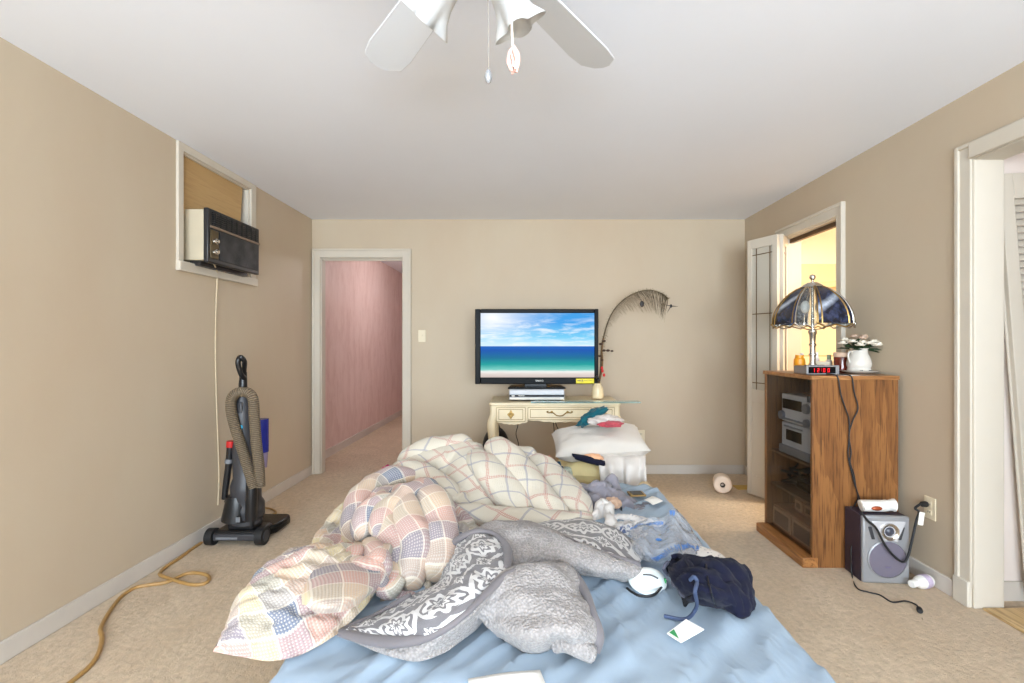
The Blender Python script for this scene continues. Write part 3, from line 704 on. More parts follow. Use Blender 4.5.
# stereo inside
st = thing('stereo_system', (1.74, 2.87, .546), 'silver mini stereo on the middle shelf behind the cabinet glass', 'stereo')
M['stereo'] = plain('champagne_plastic', rgb(232, 230, 224), .35, .05, var=.03)
sy0, sy1 = 2.70, 3.03
obj('tuner', MB().box(1.62, 1.92, sy0, sy1, .745, .915), M['stereo'], st, .006)
obj('disc_changer', MB().box(1.62, 1.92, sy0, sy1, .552, .738), M['stereo'], st, .006)
obj('disc_tray', MB().prism([(1.60, sy0 + .005), (1.62, sy0 - .0), (1.62, sy1), (1.60, sy1 - .005)], .552, .60, 'z'), M['silver'], st, .004)
obj('display', MB().box(1.614, 1.622, sy0 + .11, sy1 - .02, .825, .885), M['gloss'], st, .002)
obj('display', MB().box(1.614, 1.622, sy0 + .11, sy1 - .06, .635, .70), M['gloss'], st, .002)
for y, z, r in ((sy0 + .055, .85, .03), (sy0 + .05, .768, .024), (sy1 - .015, .78, .028)):
    T4 = Matrix.Translation((1.62, y, z)) @ Matrix.Rotation(R(-90), 4, 'Y')
    obj('dial', MB(T4).lathe([(r, 0), (r * .92, .018), (.001, .019)], n=20), M['silver'], st)
mb = MB()
for i in range(6): mb.box(1.612, 1.62, sy0 + .09 + i * .034, sy0 + .112 + i * .034, .757, .767).box(1.612, 1.62, sy0 + .10 + i * .034, sy0 + .122 + i * .034, .713, .722)
obj('button_row', mb, M['silver'], st, .001)
mb = MB(); rnd = random.Random(5)
for k in range(7):
    pts = [Vector((rnd.uniform(1.63, 1.9), rnd.uniform(2.68, 3.08), .345 + rnd.uniform(0, .13))) for _ in range(6)]
    mb.tube(pts, .007, 6, 6)
tag(obj('cable_tangle', mb, M['rubber']), 'tangle of dark cables behind the cabinet glass', 'cables')
sp = thing('set_top_unit', (1.78, 2.86, .335), 'small dark box among the cables inside the cabinet', 'box')
obj('case', MB().box(1.68, 1.92, 2.68, 2.98, .335, .40), M['dark'], sp, .005)
obj('front_panel', MB().box(1.676, 1.681, 2.70, 2.96, .345, .39), M['gloss'], sp)
def woodbox(name, x0, x1, y0, y1, z0, z1, n, lab):
    t_ = thing(name, ((x0 + x1) / 2, (y0 + y1) / 2, z0), lab, 'speaker box')
    obj('case', MB().box(x0, x1, y0, y1, z0, z1), M['walnut'], t_, .003)
    w_ = (y1 - y0) / n
    for i in range(n):
        obj('front_frame', MB().box(x0 - .008, x0, y0 + i * w_ + .008, y0 + (i + 1) * w_ - .008, z0 + .012, z1 - .012), plain('tan_grille_frame', rgb(176, 132, 96), .6), t_, .002)
        obj('grille', MB().box(x0 - .010, x0 - .007, y0 + i * w_ + .03, y0 + (i + 1) * w_ - .03, z0 + .03, z1 - .03), plain('brown_grille_cloth', rgb(120, 88, 66), .9, bump=.3, bsc=300), t_)
woodbox('wooden_speaker_box', 1.60, 1.95, 2.655, 3.09, .061, .20, 2, 'larger brown wooden box on the bottom of the cabinet')
woodbox('wooden_speaker_box', 1.66, 1.95, 2.655, 2.95, .202, .29, 3, 'smaller brown wooden box stacked inside the cabinet bottom')

# ------------------------------------------------------------------ things on the cabinet
zt = cz1
lb = Vector((1.755, 2.93, zt))
lm = thing('table_lamp', lb, 'silver table lamp with eagle-dark glass panel shade on the oak cabinet', 'lamp')
lm['label'] = 'silver table lamp with dark painted glass panels on the oak cabinet'
obj('lamp_base', MB().lathe([(.072, 0), (.074, .008), (.066, .018), (.04, .028), (.022, .034)], lb, 32), M['chrome'], lm)
obj('column', MB().lathe([(.020, .032), (.022, .05), (.017, .06), (.017, .10), (.022, .105), (.022, .112), (.016, .118), (.016, .16), (.021, .165), (.021, .172), (.016, .178), (.018, .23), (.024, .24), (.024, .255), (.010, .262), (.008, .40), (.008, .53)], lb, 20), M['chrome'], lm)
ang_ = [-114, -54, -24, 36, 66, 126, 156, 216, 246]; nP = 8; rT, zT, rM, zM, rB, zB = .062, .522, .175, .405, .222, .295
ph0 = R(-90 + 22.5)
def ring(r, z, k, off=0): a = R(ang_[k]); return lb + Vector((r * math.cos(a), r * math.sin(a), z))
shd = obj('lamp_shade', MB().lathe([(.010, .528), (.03, .548), (.05, .536), (.066, .520), (.064, .516), (.02, .525)], lb, 24), M['chrome'], lm)
def eagle():
    t = NT('dark_blue_painted_glass'); co = t.coord('UV'); x, y, z_ = t.sep(co)
    w_ = t.wave(t.mapping(co, (1, 1, 1), (0, 0, R(-38))), 5.0, 5, 4, 'SIN', 'Y', 1.5)
    n_ = t.noise(co, 16, 5, .6)
    d_ = t.math('ABSOLUTE', t.math('ADD', t.math('ADD', y, t.math('MULTIPLY', x, .7)), -.14))
    st_ = t.math('MULTIPLY', t.ramp(d_, [(.0, BW1), (.035, BW0)]), t.ramp(n_, [(.3, (.3, .3, .3)), (.62, BW1)]))
    c = t.mix(t.ramp(n_, [(.4, BW0), (.72, BW1)]), rgb(20, 22, 36), rgb(70, 80, 112))
    c = t.mix(st_, c, rgb(206, 216, 232))
    t.set(Base_Color=c, Roughness=.25, Alpha=.96); return t.m
M['eagle'] = eagle()
for k in range(nP):
    rows = []
    for i in range(9):
        u = i / 8
        # curved dome profile
        r_ = rT + (rB - rT) * math.sin(u * math.pi / 2) ** .92; z_ = zT - (zT - zB) * (u ** 1.35 * .75 + u * .25)
        a_, b_ = ring(r_ - .002, z_, k), ring(r_ - .002, z_, k + 1)
        rows.append([a_.lerp(b_, j / 4) for j in range(5)])
    mb = MB(); mb.grid(rows)
    solid_ = k % 2 == 0
    o = obj('glass_panel', mb, M['eagle'] if solid_ else M['clear'], shd, smooth=180, solid=.002)
    if solid_: o['label'] = 'dark blue painted glass panel'
    mb = MB()
    mb.tube([r0[0] for r0 in rows], .0042, 6)
    if solid_:
        mb.tube([r0[0].lerp(r0[4], .12) for r0 in rows], .0055, 6); mb.tube([r0[4].lerp(r0[0], .12) for r0 in rows], .0055, 6)
        mb.tube([rows[0][0], rows[0][4]], .004, 6)
    e0, e1 = rows[-1][0], rows[-1][4]; m_ = e0.lerp(e1, .5)
    mb.tube([e0, e0.lerp(e1, .22) + Vector((0, 0, -.024)), m_ + Vector((0, 0, -.008)), e0.lerp(e1, .78) + Vector((0, 0, -.024)), e1], .0042, 6, 1)
    mb.ball(e0, .008, 8)
    obj('shade_rib', mb, M['chrome'] if k % 3 else M['brass'], shd)
    mb = MB(); mb.grid([[e0, e0.lerp(e1, .22), m_, e0.lerp(e1, .78), e1], [e0 + Vector((0, 0, -.001)), e0.lerp(e1, .22) + Vector((0, 0, -.024)), m_ + Vector((0, 0, -.008)), e0.lerp(e1, .78) + Vector((0, 0, -.024)), e1 + Vector((0, 0, -.001))]])
    obj('skirt_glass', mb, M['clear'], shd, smooth=0, solid=.002)
obj('finial', MB().lathe([(.006, .545), (.012, .55), (.005, .556), (.006, .562), (.016, .572), (.018, .582), (.013, .594), (.001, .599)], lb, 18), M['chrome'], lm)
mb = MB()
for s_ in (-1, 1): mb.tube([lb + Vector((0, 0, .262)), lb + Vector((s_ * .05, 0, .268)), lb + Vector((s_ * .11, 0, .30)), lb + Vector((s_ * .14, 0, .34))], .004, 6, 5)
obj('shade_arm', mb, M['chrome'], lm)
for s_ in (-1, 1): obj('bulb', MB().ball(lb + Vector((s_ * .045, 0, .40)), .026, 12, (1, 1, 1.5)), M['white_p'], lm)

# clock radio
ck = thing('clock_radio', (1.70, 2.70, zt), 'small grey clock radio with red digits on the cabinet edge', 'clock')
T4 = Matrix.Translation((1.672, 2.70, zt)) @ Matrix.Rotation(R(2), 4, 'Z')
obj('case', MB(T4).prism([(-.0, .004), (.12, .004), (.12, .048), (.012, .052), (-.004, .044)], -.092, .092, 'x'), plain('taupe_plastic', rgb(128, 116, 110), .4), ck, .004)
obj('front_bezel', MB(T4).box(-.094, .094, -.008, .0, .003, .054), M['silver'], ck, .003)
obj('display_window', MB(T4).box(-.084, .07, -.010, -.007, .010, .046), M['gloss'], ck)
seg = MB(T4)
def digit(x, on, z0=.016, w=.012, h=.022):
    q = {'a': (x, x + w, z0 + h - .003, z0 + h), 'd': (x, x + w, z0, z0 + .003), 'g': (x, x + w, z0 + h / 2 - .0015, z0 + h / 2 + .0015),
         'f': (x, x + .003, z0 + h / 2, z0 + h), 'e': (x, x + .003, z0, z0 + h / 2), 'b': (x + w - .003, x + w, z0 + h / 2, z0 + h), 'c': (x + w - .003, x + w, z0, z0 + h / 2)}
    for c_ in on: a, b_, c2, d2 = q[c_]; seg.box(a, b_, -.0108, -.0098, c2, d2)
digit(-.062, 'bc'); digit(-.036, 'abged'); digit(-.002, 'abcdef'); digit(.024, 'abcdef')
seg.box(-.013, -.010, -.0108, -.0098, .022, .025).box(-.013, -.010, -.0108, -.0098, .032, .035)
obj('digits', seg, emis('red_led', rgb(230, 20, 30), .7), ck)
for i in range(4): obj('button', MB(T4).box(-.07 + i * .03, -.05 + i * .03, .04, .055, .049, .0545), M['dark'], ck, .001)

# orange cup, pill bottles, jar, saucer, pitcher with flowers, paper
oc = thing('orange_jar', (1.70, 3.04, zt), 'orange plastic bottle left of the lamp column', 'bottle')
pc = Vector((P(799.5, 372, 3.0).x, 3.0, zt))
org = plain('orange_plastic', rgb(240, 158, 30), .35, var=.15, sc=30); 
obj('bottle_body', MB().lathe([(.028, 0), (.032, .006), (.033, .06), (.030, .082), (.024, .088)], pc, 22), org, oc)
obj('cap', MB().lathe([(.024, .088), (.024, .105), (.001, .106)], pc, 18), org, oc)
for (px, r, h, Y, lab, c1, c2) in ((802, .018, .115, 3.10, 'slim clear-capped bottle standing behind the orange bottle', rgb(226, 220, 210), rgb(240, 240, 236)),
                       (816.5, .018, .12, 3.09, 'slim pale bottle just right of the lamp column', rgb(232, 224, 214), rgb(244, 242, 240)),
                       (829, .020, .105, 3.06, 'pale green-topped bottle left of the dark red jar', rgb(228, 222, 210), rgb(150, 170, 140))):
    c_ = Vector(((px - VX) * Y / FPX, Y, zt))
    t_ = thing('small_bottle', c_, lab, 'bottle')
    obj('bottle_body', MB().lathe([(r * .9, 0), (r, .005), (r, h * .62), (r * .55, h * .74)], c_, 18), plain('bottle_body_plastic', c1, .3), t_)
    obj('cap', MB().lathe([(r * .6, h * .72), (r * .6, h), (.001, h)], c_, 16), plain('bottle_cap_plastic', c2, .4), t_)
c_ = Vector(((820.5 - VX) * 2.98 / FPX, 2.98, zt))
t_ = thing('cosmetics_box', c_, 'low pink and clear box behind the clock radio', 'box')
obj('box_body', MB().box(c_.x - .045, c_.x + .045, 2.96, 3.02, zt, zt + .045), plain('pale_pink_plastic', rgb(234, 190, 186), .3), t_, .004)
obj('lid', MB().box(c_.x - .046, c_.x + .046, 2.958, 3.022, zt + .045, zt + .066), plain('cream_plastic', rgb(232, 222, 196), .3), t_, .004)
obj('dark_label', MB().box(c_.x - .018, c_.x + .03, 2.957, 2.9585, zt + .02, zt + .034), M['dark'], t_)
c_ = Vector(((841.5 - VX) * 2.93 / FPX, 2.93, zt))
t_ = thing('candle_jar', c_, 'dark red glass jar left of the white pitcher', 'jar')
obj('jar_body', MB().lathe([(.034, 0), (.04, .006), (.042, .085), (.04, .095)], c_, 24), plain('dark_red_glass', rgb(112, 38, 22), .12, var=.5, sc=40), t_)
obj('lid', MB().lathe([(.041, .095), (.043, .099), (.043, .118), (.038, .124), (.001, .125)], c_, 24), plain('pink_beige_lid', rgb(218, 186, 160), .35), t_)
pv = Vector(((859 - VX) * 2.84 / FPX, 2.84, zt))
sc_ = tag(obj('saucer', MB().lathe([(.05, 0), (.06, .003), (.098, .014), (.103, .019), (.098, .02), (.06, .009), (.001, .008)], pv, 36), M['ceramic']), 'white saucer under the flower pitcher', 'saucer')
pt = thing('pitcher_vase', pv + Vector((0, 0, .009)), 'white ceramic pitcher vase on a saucer, right end of the cabinet', 'vase')
pb = pv + Vector((0, 0, .010))
obj('vase_body', MB().lathe([(.054, 0), (.060, .004), (.062, .014), (.058, .022), (.063, .036), (.064, .052), (.058, .078), (.048, .102), (.043, .120), (.044, .132), (.050, .140), (.046, .139), (.036, .12), (.001, .11)], pb, 32), M['ceramic'], pt)
obj('handle', MB().tube([pb + Vector((-.044, -.01, .12)), pb + Vector((-.066, -.012, .115)), pb + Vector((-.072, -.012, .088)), pb + Vector((-.06, -.01, .055))], .005, 8, 5), M['ceramic'], pt)
mb = MB()
for k in range(7): mb.ball(pb + Vector((-.03 + .01 * k, -.055, .006 + .002 * (k % 2))), .006, 6)
obj('base_beading', mb, M['dark'], pt)
fl = thing('flower_bunch', pb + Vector((0, 0, .12)), 'bunch of white artificial flowers with dark green leaves in the pitcher', 'flowers')
rnd = random.Random(11)
lf = MB(); leafm = plain('dark_green_leaf', rgb(44, 66, 34), .5, var=.4, sc=30)
for k in range(44):
    a = rnd.uniform(0, 6.283); r_ = rnd.uniform(.04, .125); h_ = rnd.uniform(.15, .215) - r_ * .35
    base = pb + Vector((math.cos(a) * .02, math.sin(a) * .02, .135)); tip = pb + Vector((math.cos(a) * r_, math.sin(a) * r_, h_))
    d = (tip - base); sd = Vector((-d.y, d.x, 0)).normalized() * .016; up = Vector((0, 0, .006))
    rows = [[base - sd * .2, base + up * .3, base + sd * .2], [base + d * .45 - sd * .6, base + d * .45 + up, base + d * .45 + sd * .6], [base + d * .75 - sd, base + d * .75 + up * 1.4, base + d * .75 + sd], [tip - sd * .05, tip, tip + sd * .05]]
    lf.grid(rows)
obj('leaves', lf, leafm, fl, solid=.001)
pm = plain('cream_white_petal', rgb(238, 230, 214), .7, var=.06); pk = plain('beige_pink_petal', rgb(206, 178, 156), .7, var=.1)
spots = [(-.11, -.02, .165), (.10, -.03, .16), (-.045, -.075, .155), (.05, -.075, .155), (-.06, -.03, .175), (-.02, -.06, .17), (.025, -.05, .165), (.065, -.03, .175), (-.03, 0, .205), (.03, .0, .205), (.0, -.03, .195), (.075, .01, .165), (-.085, .0, .185)]
for k, (x, y, z) in enumerate(spots):
    c_ = pb + Vector((x, y, z)); mb = MB()
    for ring_, (n_, rad, el) in enumerate(((6, .030, .1), (5, .020, .7))):
        for i in range(n_):
            a = 2 * math.pi * (i + .5 * ring_) / n_ + k
            d = Vector((math.cos(a), math.sin(a), el)).normalized(); sd = Vector((-math.sin(a), math.cos(a), 0))
            mb.grid([[c_ - sd * .003, c_, c_ + sd * .003], [c_ + d * rad * .6 - sd * .014, c_ + d * rad * .6 - Vector((0, 0, .003)), c_ + d * rad * .6 + sd * .014], [c_ + d * rad - sd * .005 + Vector((0, 0, .004)), c_ + d * rad + Vector((0, 0, .003)), c_ + d * rad + sd * .005 + Vector((0, 0, .004))]])
    fo = obj('flower_head', mb, pk if k in (8, 9, 10) else pm, fl, solid=.0012)
    obj('flower_eye', MB().ball(c_ + Vector((0, -.002, .006)), .006, 7), plain('yellow_green_centre', rgb(190, 170, 90), .8), fo)
tag(obj('paper_slip', MB().box(1.76, 1.835, 2.63, 2.70, zt + .0002, zt + .0012), M['paper'], None), 'small white paper slip on the front cabinet edge', 'paper')
# two cords over the cabinet's side
cy = cy0_ - .012
for pts, lab in (([(836, 372), (838, 378), (841, 395), (846, 410), (849, 420), (849, 440), (848, 455), (851, 470), (855, 485), (858, 497), (853, 508)], 'black cord hanging down the cabinet side, the left of two'),
            ([(850, 372), (852, 378), (854, 392), (858, 408), (853, 420), (849, 435), (851, 452), (850, 462), (854, 475), (856, 488), (859, 497), (861, 506)], 'black cord hanging down the cabinet side, the right of two')):
    p3 = [P(a, b_, cy) for a, b_ in pts]
    p3 = [Vector((p3[0].x, 2.70, zt + .006)), Vector((p3[0].x, 2.63, zt + .006))] + p3[1:]
    tag(obj('hanging_cord', MB().tube(p3, .0036, 6, 6), M['rubber']), lab, 'cord', 'cords on the cabinet')

# ------------------------------------------------------------------ silver speaker on the floor
s0 = Vector((1.845, 2.458, 0)); T4 = Matrix.Translation(s0) @ Matrix.Rotation(R(-4), 4, 'Z'); hw, sh_ = .115, .345
sk = thing('bookshelf_speaker', s0 + Vector((0, .07, 0)), 'silver and black loudspeaker on the carpet beside the cabinet', 'speaker')
obj('cabinet_box', MB(T4).box(-hw, hw, .012, .148, 0, sh_ - .004), plain('dark_purple_vinyl', rgb(48, 40, 56), .45, var=.1), sk, .003)
obj('front_baffle', MB(T4).box(-hw, hw, -.008, .014, 0, sh_), M['silver'], sk, .010, seg=3)
RX = Matrix.Rotation(R(90), 4, 'X')
gm = plain('grey_violet_grille', rgb(110, 104, 118), .8, bump=.3, bsc=400)
obj('woofer_grille', MB(T4 @ Matrix.Translation((.004, -.008, .125)) @ RX).lathe([(.092, 0), (.090, .006), (.06, .012), (.001, .015)], n=40), gm, sk)
obj('woofer_ring', MB(T4 @ Matrix.Translation((.004, -.008, .125)) @ RX).lathe([(.098, 0), (.098, .006), (.092, .008), (.091, 0)], n=40, cap=False), M['silver'], sk)
obj('tweeter_plate', MB(T4).prism([(-.075, .32), (-.03, .215), (.05, .215), (.095, .32)], -.014, -.006), plain('bright_silver', rgb(218, 218, 222), .25, .3), sk, .006)
obj('tweeter_ring', MB(T4 @ Matrix.Translation((.012, -.014, .268)) @ RX).lathe([(.044, 0), (.042, .010), (.034, .008), (.028, .002)], n=32, cap=False), M['chrome'], sk)
obj('tweeter_dome', MB(T4 @ Matrix.Translation((.012, -.012, .268)) @ RX).lathe([(.034, 0), (.024, .001), (.020, .006), (.010, .010), (.001, .012)], n=24), plain('grey_dome', rgb(70, 72, 84), .3), sk)
for sg in (-1, 1): obj('bass_port', MB(T4).prism([(sg * .09, .29), (sg * .072, .29), (sg * .055, .225), (sg * .072, .225)], -.011, -.006), M['dark'], sk, .004)
obj('logo_mark', MB(T4).box(-.012, .012, -.0245, -.0215, .088, .093), plain('dim_purple_mark', rgb(110, 100, 130), .6), sk)
ht = thing('hair_tool', T4 @ Vector((-.02, .07, sh_)), 'white tube-shaped item with a copper patch lying on the speaker', 'tube')
z = sh_ - .004 + .034
obj('tube_body', MB(T4).tube([(-.085, .06, z - .002), (-.07, .06, z), (.02, .062, z), (.05, .066, z + .002)], lambda u: .030 if u > .12 else .022, 16, 4), M['white_p'], ht)
obj('tube_end', MB(T4).tube([(.045, .064, z), (.075, .066, z + .004), (.085, .066, z + .004)], lambda u: .026 + .008 * u, 16, 3), M['white_p'], ht)
obj('copper_patch', MB(T4).ball((-.022, .030, z - .004), .017, 12, (1.6, .5, .7)), plain('copper_plastic', rgb(170, 84, 52), .25, .4), ht)
bt = thing('lotion_bottle', (2.02, 2.37, 0), 'white lotion bottle with purple label lying by the baseboard', 'bottle')
a_, b_ = Vector((1.955, 2.395, .032)), Vector((2.05, 2.425, .032))
dv = (b_ - a_).normalized(); a0 = a_ - dv * .02
obj('bottle_body', MB().tube([a_ - dv * .005, a_, a_ + dv * .02, a_ + dv * .075, a_ + dv * .088, a_ + dv * .093], lambda u: [.012, .020, .031, .033, .028, .015][min(5, int(u * 5 + .5))], 20), M['white_p'], bt)
obj('cap', MB().tube([a_ - dv * .04, a_ - dv * .037, a_ - dv * .004], lambda u: .016 if u < .1 else .018, 16), M['white_p'], bt)
obj('purple_label', MB().tube([a_ + dv * .036, a_ + dv * .068], .0338, 20), plain('purple_white_label', rgb(206, 190, 214), .4, var=.25, sc=60), bt)
# speaker's loose cord with plug on the carpet, and mains cord in the outlet
def plug(mb, p, d, r=.011):
    d = d.normalized(); mb.tube([p, p + d * .006, p + d * .03, p + d * .036], lambda u: [.005, r, r * 1.15, r * .9][min(3, int(u * 3 + .5))], 10)
    return mb
lc = thing('loose_cord', F(880, 600, 0), 'thin black cord with a plug curling over the carpet by the speaker', 'cord')
pts = [P(851, 506, 2.58), P(851, 520, 2.57), P(853, 535, 2.56), P(851, 552, 2.55)] + [F(a, b_, .005) for a, b_ in ((852, 575), (857, 588), (868, 592), (880, 595), (892, 602), (905, 601), (915, 604), (919, 608))]
obj('cord_line', MB().tube(pts, .0033, 6, 8), M['rubber'], lc)
e = F(919, 608, .010); f_ = F(922, 618, .012)
obj('plug', plug(MB(), e, f_ - e, .011), M['rubber'], lc)
obj('prong', MB().tube([f_ , f_ + (f_ - e).normalized() * .016], .0025, 6), M['chrome'], lc)
pcx = Vector((XR - .009, 2.455, .385 + .02))
mc = thing('mains_cord', (2.0, 2.44, 0), 'thick black cord plugged into the outlet and drooping over the speaker', 'cord')
p_tag = P(920, 520, 2.43)
pts = [P(861, 512, 2.44), P(868, 521, 2.43), P(876, 528, 2.43), P(885, 545, 2.42), P(894, 556, 2.41), P(903, 562, 2.41), P(908, 556, 2.41), P(912, 540, 2.42), P(916, 522, 2.43), P(919, 512, 2.44)]
q = [pcx + Vector((-.045, 0, 0)), pcx + Vector((-.075, -.005, -.02))] + [Vector((min(p.x, XR - .03), p.y, p.z)) for p in pts[::-1]]
obj('cord_line', MB().tube(q, .0058, 8, 6), M['rubber'], mc)
obj('plug', plug(MB(), pcx + Vector((-.045, 0, 0)), Vector((1, 0, 0)), .013), M['rubber'], mc)
T_ = Matrix.Translation(p_tag + Vector((0, -.008, .012))) @ Matrix.Rotation(R(8), 4, 'Y')
obj('paper_tag', MB(T_).box(-.013, .013, -.001, .001, -.035, .03), M['paper'], mc)
pts = [F(905, 560, .02), F(920, 556, .03), F(932, 566, .008), F(928, 569, .008), F(905, 570, .008)]
pts = [Vector((min(p.x, XR - .022), p.y, p.z)) for p in pts]
tag(obj('floor_cord', MB().tube(pts, .0055, 8, 8), M['rubber']), 'black cord looping on the carpet between the speaker and the baseboard', 'cord')

# ------------------------------------------------------------------ paper roll at the back wall, yellow strip
rl = thing('paper_roll', F(722, 495, 0), 'cream paper towel roll lying on the carpet near the back wall', 'paper roll')
c_ = F(722, 492, 0) + Vector((0, .0, .075)); d = Vector((-.30, -.9, 0)).normalized()
T_ = Matrix.Translation(c_) @ d.to_track_quat('Z', 'Y').to_matrix().to_4x4()
obj('roll_body', MB(T_).lathe([(.022, -.07), (.060, -.07), (.069, -.06), (.072, 0), (.069, .06), (.058, .07), (.022, .07), (.014, .04), (.001, .038)], n=32, mod=lambda a, u: 1 + .015 * math.sin(3 * a + 4 * u)), plain('cream_paper_roll', rgb(232, 214, 196), .9, var=.04, bump=.3, bsc=40), rl)
obj('core', MB(T_).lathe([(.016, .04), (.018, .072), (.013, .072), (.013, .04)], n=20, cap=False), plain('dark_card_core', rgb(86, 70, 60), .9), rl)
a_ = F(735, 487, .006); b_ = F(749, 485, .006)
tag(obj('yellow_strip', MB().box(a_.x, b_.x + .04, a_.y - .06, a_.y + .05, .0, .008), plain('ochre_card', rgb(196, 160, 84), .7), None, .002), 'yellowish card strip on the carpet beside the paper roll', 'card')

# ------------------------------------------------------------------ tan extension cord along the left wall
pts = [F(a, b_, .007) for a, b_ in ((40, 705), (70, 683), (90, 666), (99, 652), (102, 638), (100.5, 630), (104, 621), (112, 608), (122, 596), (135, 588), (150, 585), (168, 582), (186, 574), (200, 573.5), (209, 577), (206, 583), (194, 585), (178, 581.5), (162, 576), (160, 573), (166, 567), (180, 558), (192, 549), (200, 543))]
pts = [Vector((max(p.x, XL + .03), p.y, .008)) for p in pts]
tag(obj('extension_cord', MB().tube(pts, .0085, 8, 6), M['cord_tan']), 'tan extension cord looping over the carpet by the left wall', 'cord')
pts = [F(a, b_, .007) for a, b_ in ((256, 512), (262, 508), (272, 509), (276, 513), (266, 516))]
tag(obj('extension_cord', MB().tube(pts, .006, 8, 6), M['cord_tan']), 'short loop of tan cord lying behind the vacuum cleaner', 'cord')

# ------------------------------------------------------------------ vacuum cleaner
v0 = Vector((-1.755, 2.98, 0)); vT = Matrix.Translation(v0)
vq = lambda px, py, d=0: P(px, py, 2.98 + d) - v0
vac = thing('vacuum_cleaner', v0, 'upright black vacuum cleaner with a tan hose standing by the left wall', 'vacuum cleaner')
obj('floor_head', MB(vT).prism([(-.15, .03), (.13, .03), (.17, .10), (.175, .25), (.15, .30), (-.14, .30), (-.17, .25), (-.17, .10)], .012, .07, 'z'), M['gloss'], vac, .02, seg=3)
obj('rear_chassis', MB(vT).prism([(-.14, -.06), (.13, -.06), (.14, .10), (-.15, .10)], .02, .085, 'z').prism([(-.07, -.045), (.09, -.045), (.09, .08), (-.07, .08)], .08, .16, 'z'), M['black'], vac, .018, seg=3)
for x, r in ((-.155, .05), (.15, .055)):
    wT = vT @ Matrix.Translation((x, -.05, r)) @ Matrix.Rotation(R(90), 4, 'Y')
    wh = obj('wheel', MB(wT).lathe([(r * .6, -.024), (r, -.022), (r, .022), (r * .6, .024)], n=28), M['rubber'], vac)
    obj('hub_cap', MB(wT).lathe([(r * .6, -.027), (r * .6, .027)], n=24), M['dark'], wh)
obj('axle_bar', MB(vT).box(-.13, .12, -.085, -.06, .035, .075), M['dark'], vac, .006)
obj('bright_strip', MB(vT).box(-.11, .02, -.088, -.084, .045, .058), M['grey'], vac)
obj('main_body', MB(vT).tube([vq(247, 522, .02), vq(247, 508, .02), vq(246, 490), vq(245, 460), vq(243, 420), vq(243, 396), vq(243, 388)], lambda u: [.085, .10, .085, .068, .058, .05, .03][min(6, int(u * 6 + .5))], 18, 4), M['dark'], vac)
obj('motor_housing', MB(vT).tube([vq(237, 519, -.02), vq(238, 505, -.02), vq(238, 495, -.02)], lambda u: .085 - .02 * u, 18, 4), M['black'], vac)
obj('hose_cuff', MB(vT).tube([vq(251, 520, -.08), vq(251.5, 500, -.085), vq(252, 482, -.08)], .032, 16, 3), M['black'], vac)
obj('spine', MB(vT).tube([vq(243, 405, .02), vq(243, 385, .02), vq(243.5, 372, .02)], lambda u: .028 - .008 * u, 12, 4), M['black'], vac)
obj('handle_grip', MB(vT).tube([vq(243.5, 380, .02), vq(244, 370, .01), vq(244.5, 362, -.03), vq(241.5, 357.5, -.05), vq(239, 358.5, -.05), vq(238, 364, -.05), vq(241, 374, -.03), vq(244, 378, .0)], .015, 12, 6), M['black'], vac)
hosem = NT('tan_ribbed_hose'); co = hosem.coord('UV'); x_, y_, z_ = hosem.sep(co)
s_ = hosem.math('SINE', hosem.math('MULTIPLY', y_, 560.0)); hosem.set(Base_Color=hosem.mix(hosem.ramp(s_, [(.2, BW0), (.8, BW1)]), rgb(92, 80, 64), rgb(142, 126, 104)), Roughness=.5); hosem.bump(s_, .6, .006)
hp = [vq(254, 488, -.09), vq(250, 474, -.085), vq(243, 452, -.08), vq(236, 430, -.08), vq(231.5, 412, -.08), vq(231.5, 400, -.08), vq(236, 393.5, -.08), vq(243, 392, -.08), vq(250, 394, -.085), vq(253.5, 402, -.09), vq(254.5, 420, -.09), vq(256.5, 445, -.09), vq(259, 465, -.08), vq(260, 486, -.06)]
obj('hose', MB(vT).tube(hp, .030, 16, 8), hosem.m, vac)
obj('wand', MB(vT).tube([vq(224.5, 499, -.02), vq(226, 485, -.02), vq(229, 462, -.02), vq(230.5, 447, -.02)], lambda u: .017 + .004 * u, 14, 4), M['black'], vac)
obj('wand_collar', MB(vT).tube([vq(230.4, 447, -.02), vq(231, 441, -.02)], .024, 14), M['red'], vac)
obj('wand_band', MB(vT).tube([vq(228.6, 463, -.02), vq(229, 459, -.02)], .0225, 14), M['grey'], vac)
obj('wand_holder', MB(vT).tube([vq(226, 500, -.02), vq(233, 503, -.02), vq(238, 502, 0)], .017, 10, 4), M['black'], vac)
obj('dust_cup', MB(vT).tube([vq(261.5, 452, .09), vq(261, 436, .09), vq(260.5, 419, .09)], lambda u: .042 + .006 * u, 20, 3), M['blue_p'], vac)
obj('dust_cup_lower', MB(vT).tube([vq(260.5, 467, .09), vq(261.5, 452, .09)], .038, 20, 2), plain('violet_grey_plastic', rgb(150, 140, 176), .2), vac)
obj('red_latch', MB(vT).box(.085, .11, -.04, -.015, .425, .455), M['red'], vac, .004)
obj('cyan_badge', MB(vT).ball(vq(241, 427, -.062), .012, 10, (1, .5, 1)), M['cyan'], vac)
obj('white_label', MB(vT).box(.03, .055, -.118, -.115, .16, .19), M['grey'], vac)
obj('upper_panel', MB(vT).box(-.03, .03, -.055, -.02, .78, .87), M['dark'], vac, .01)

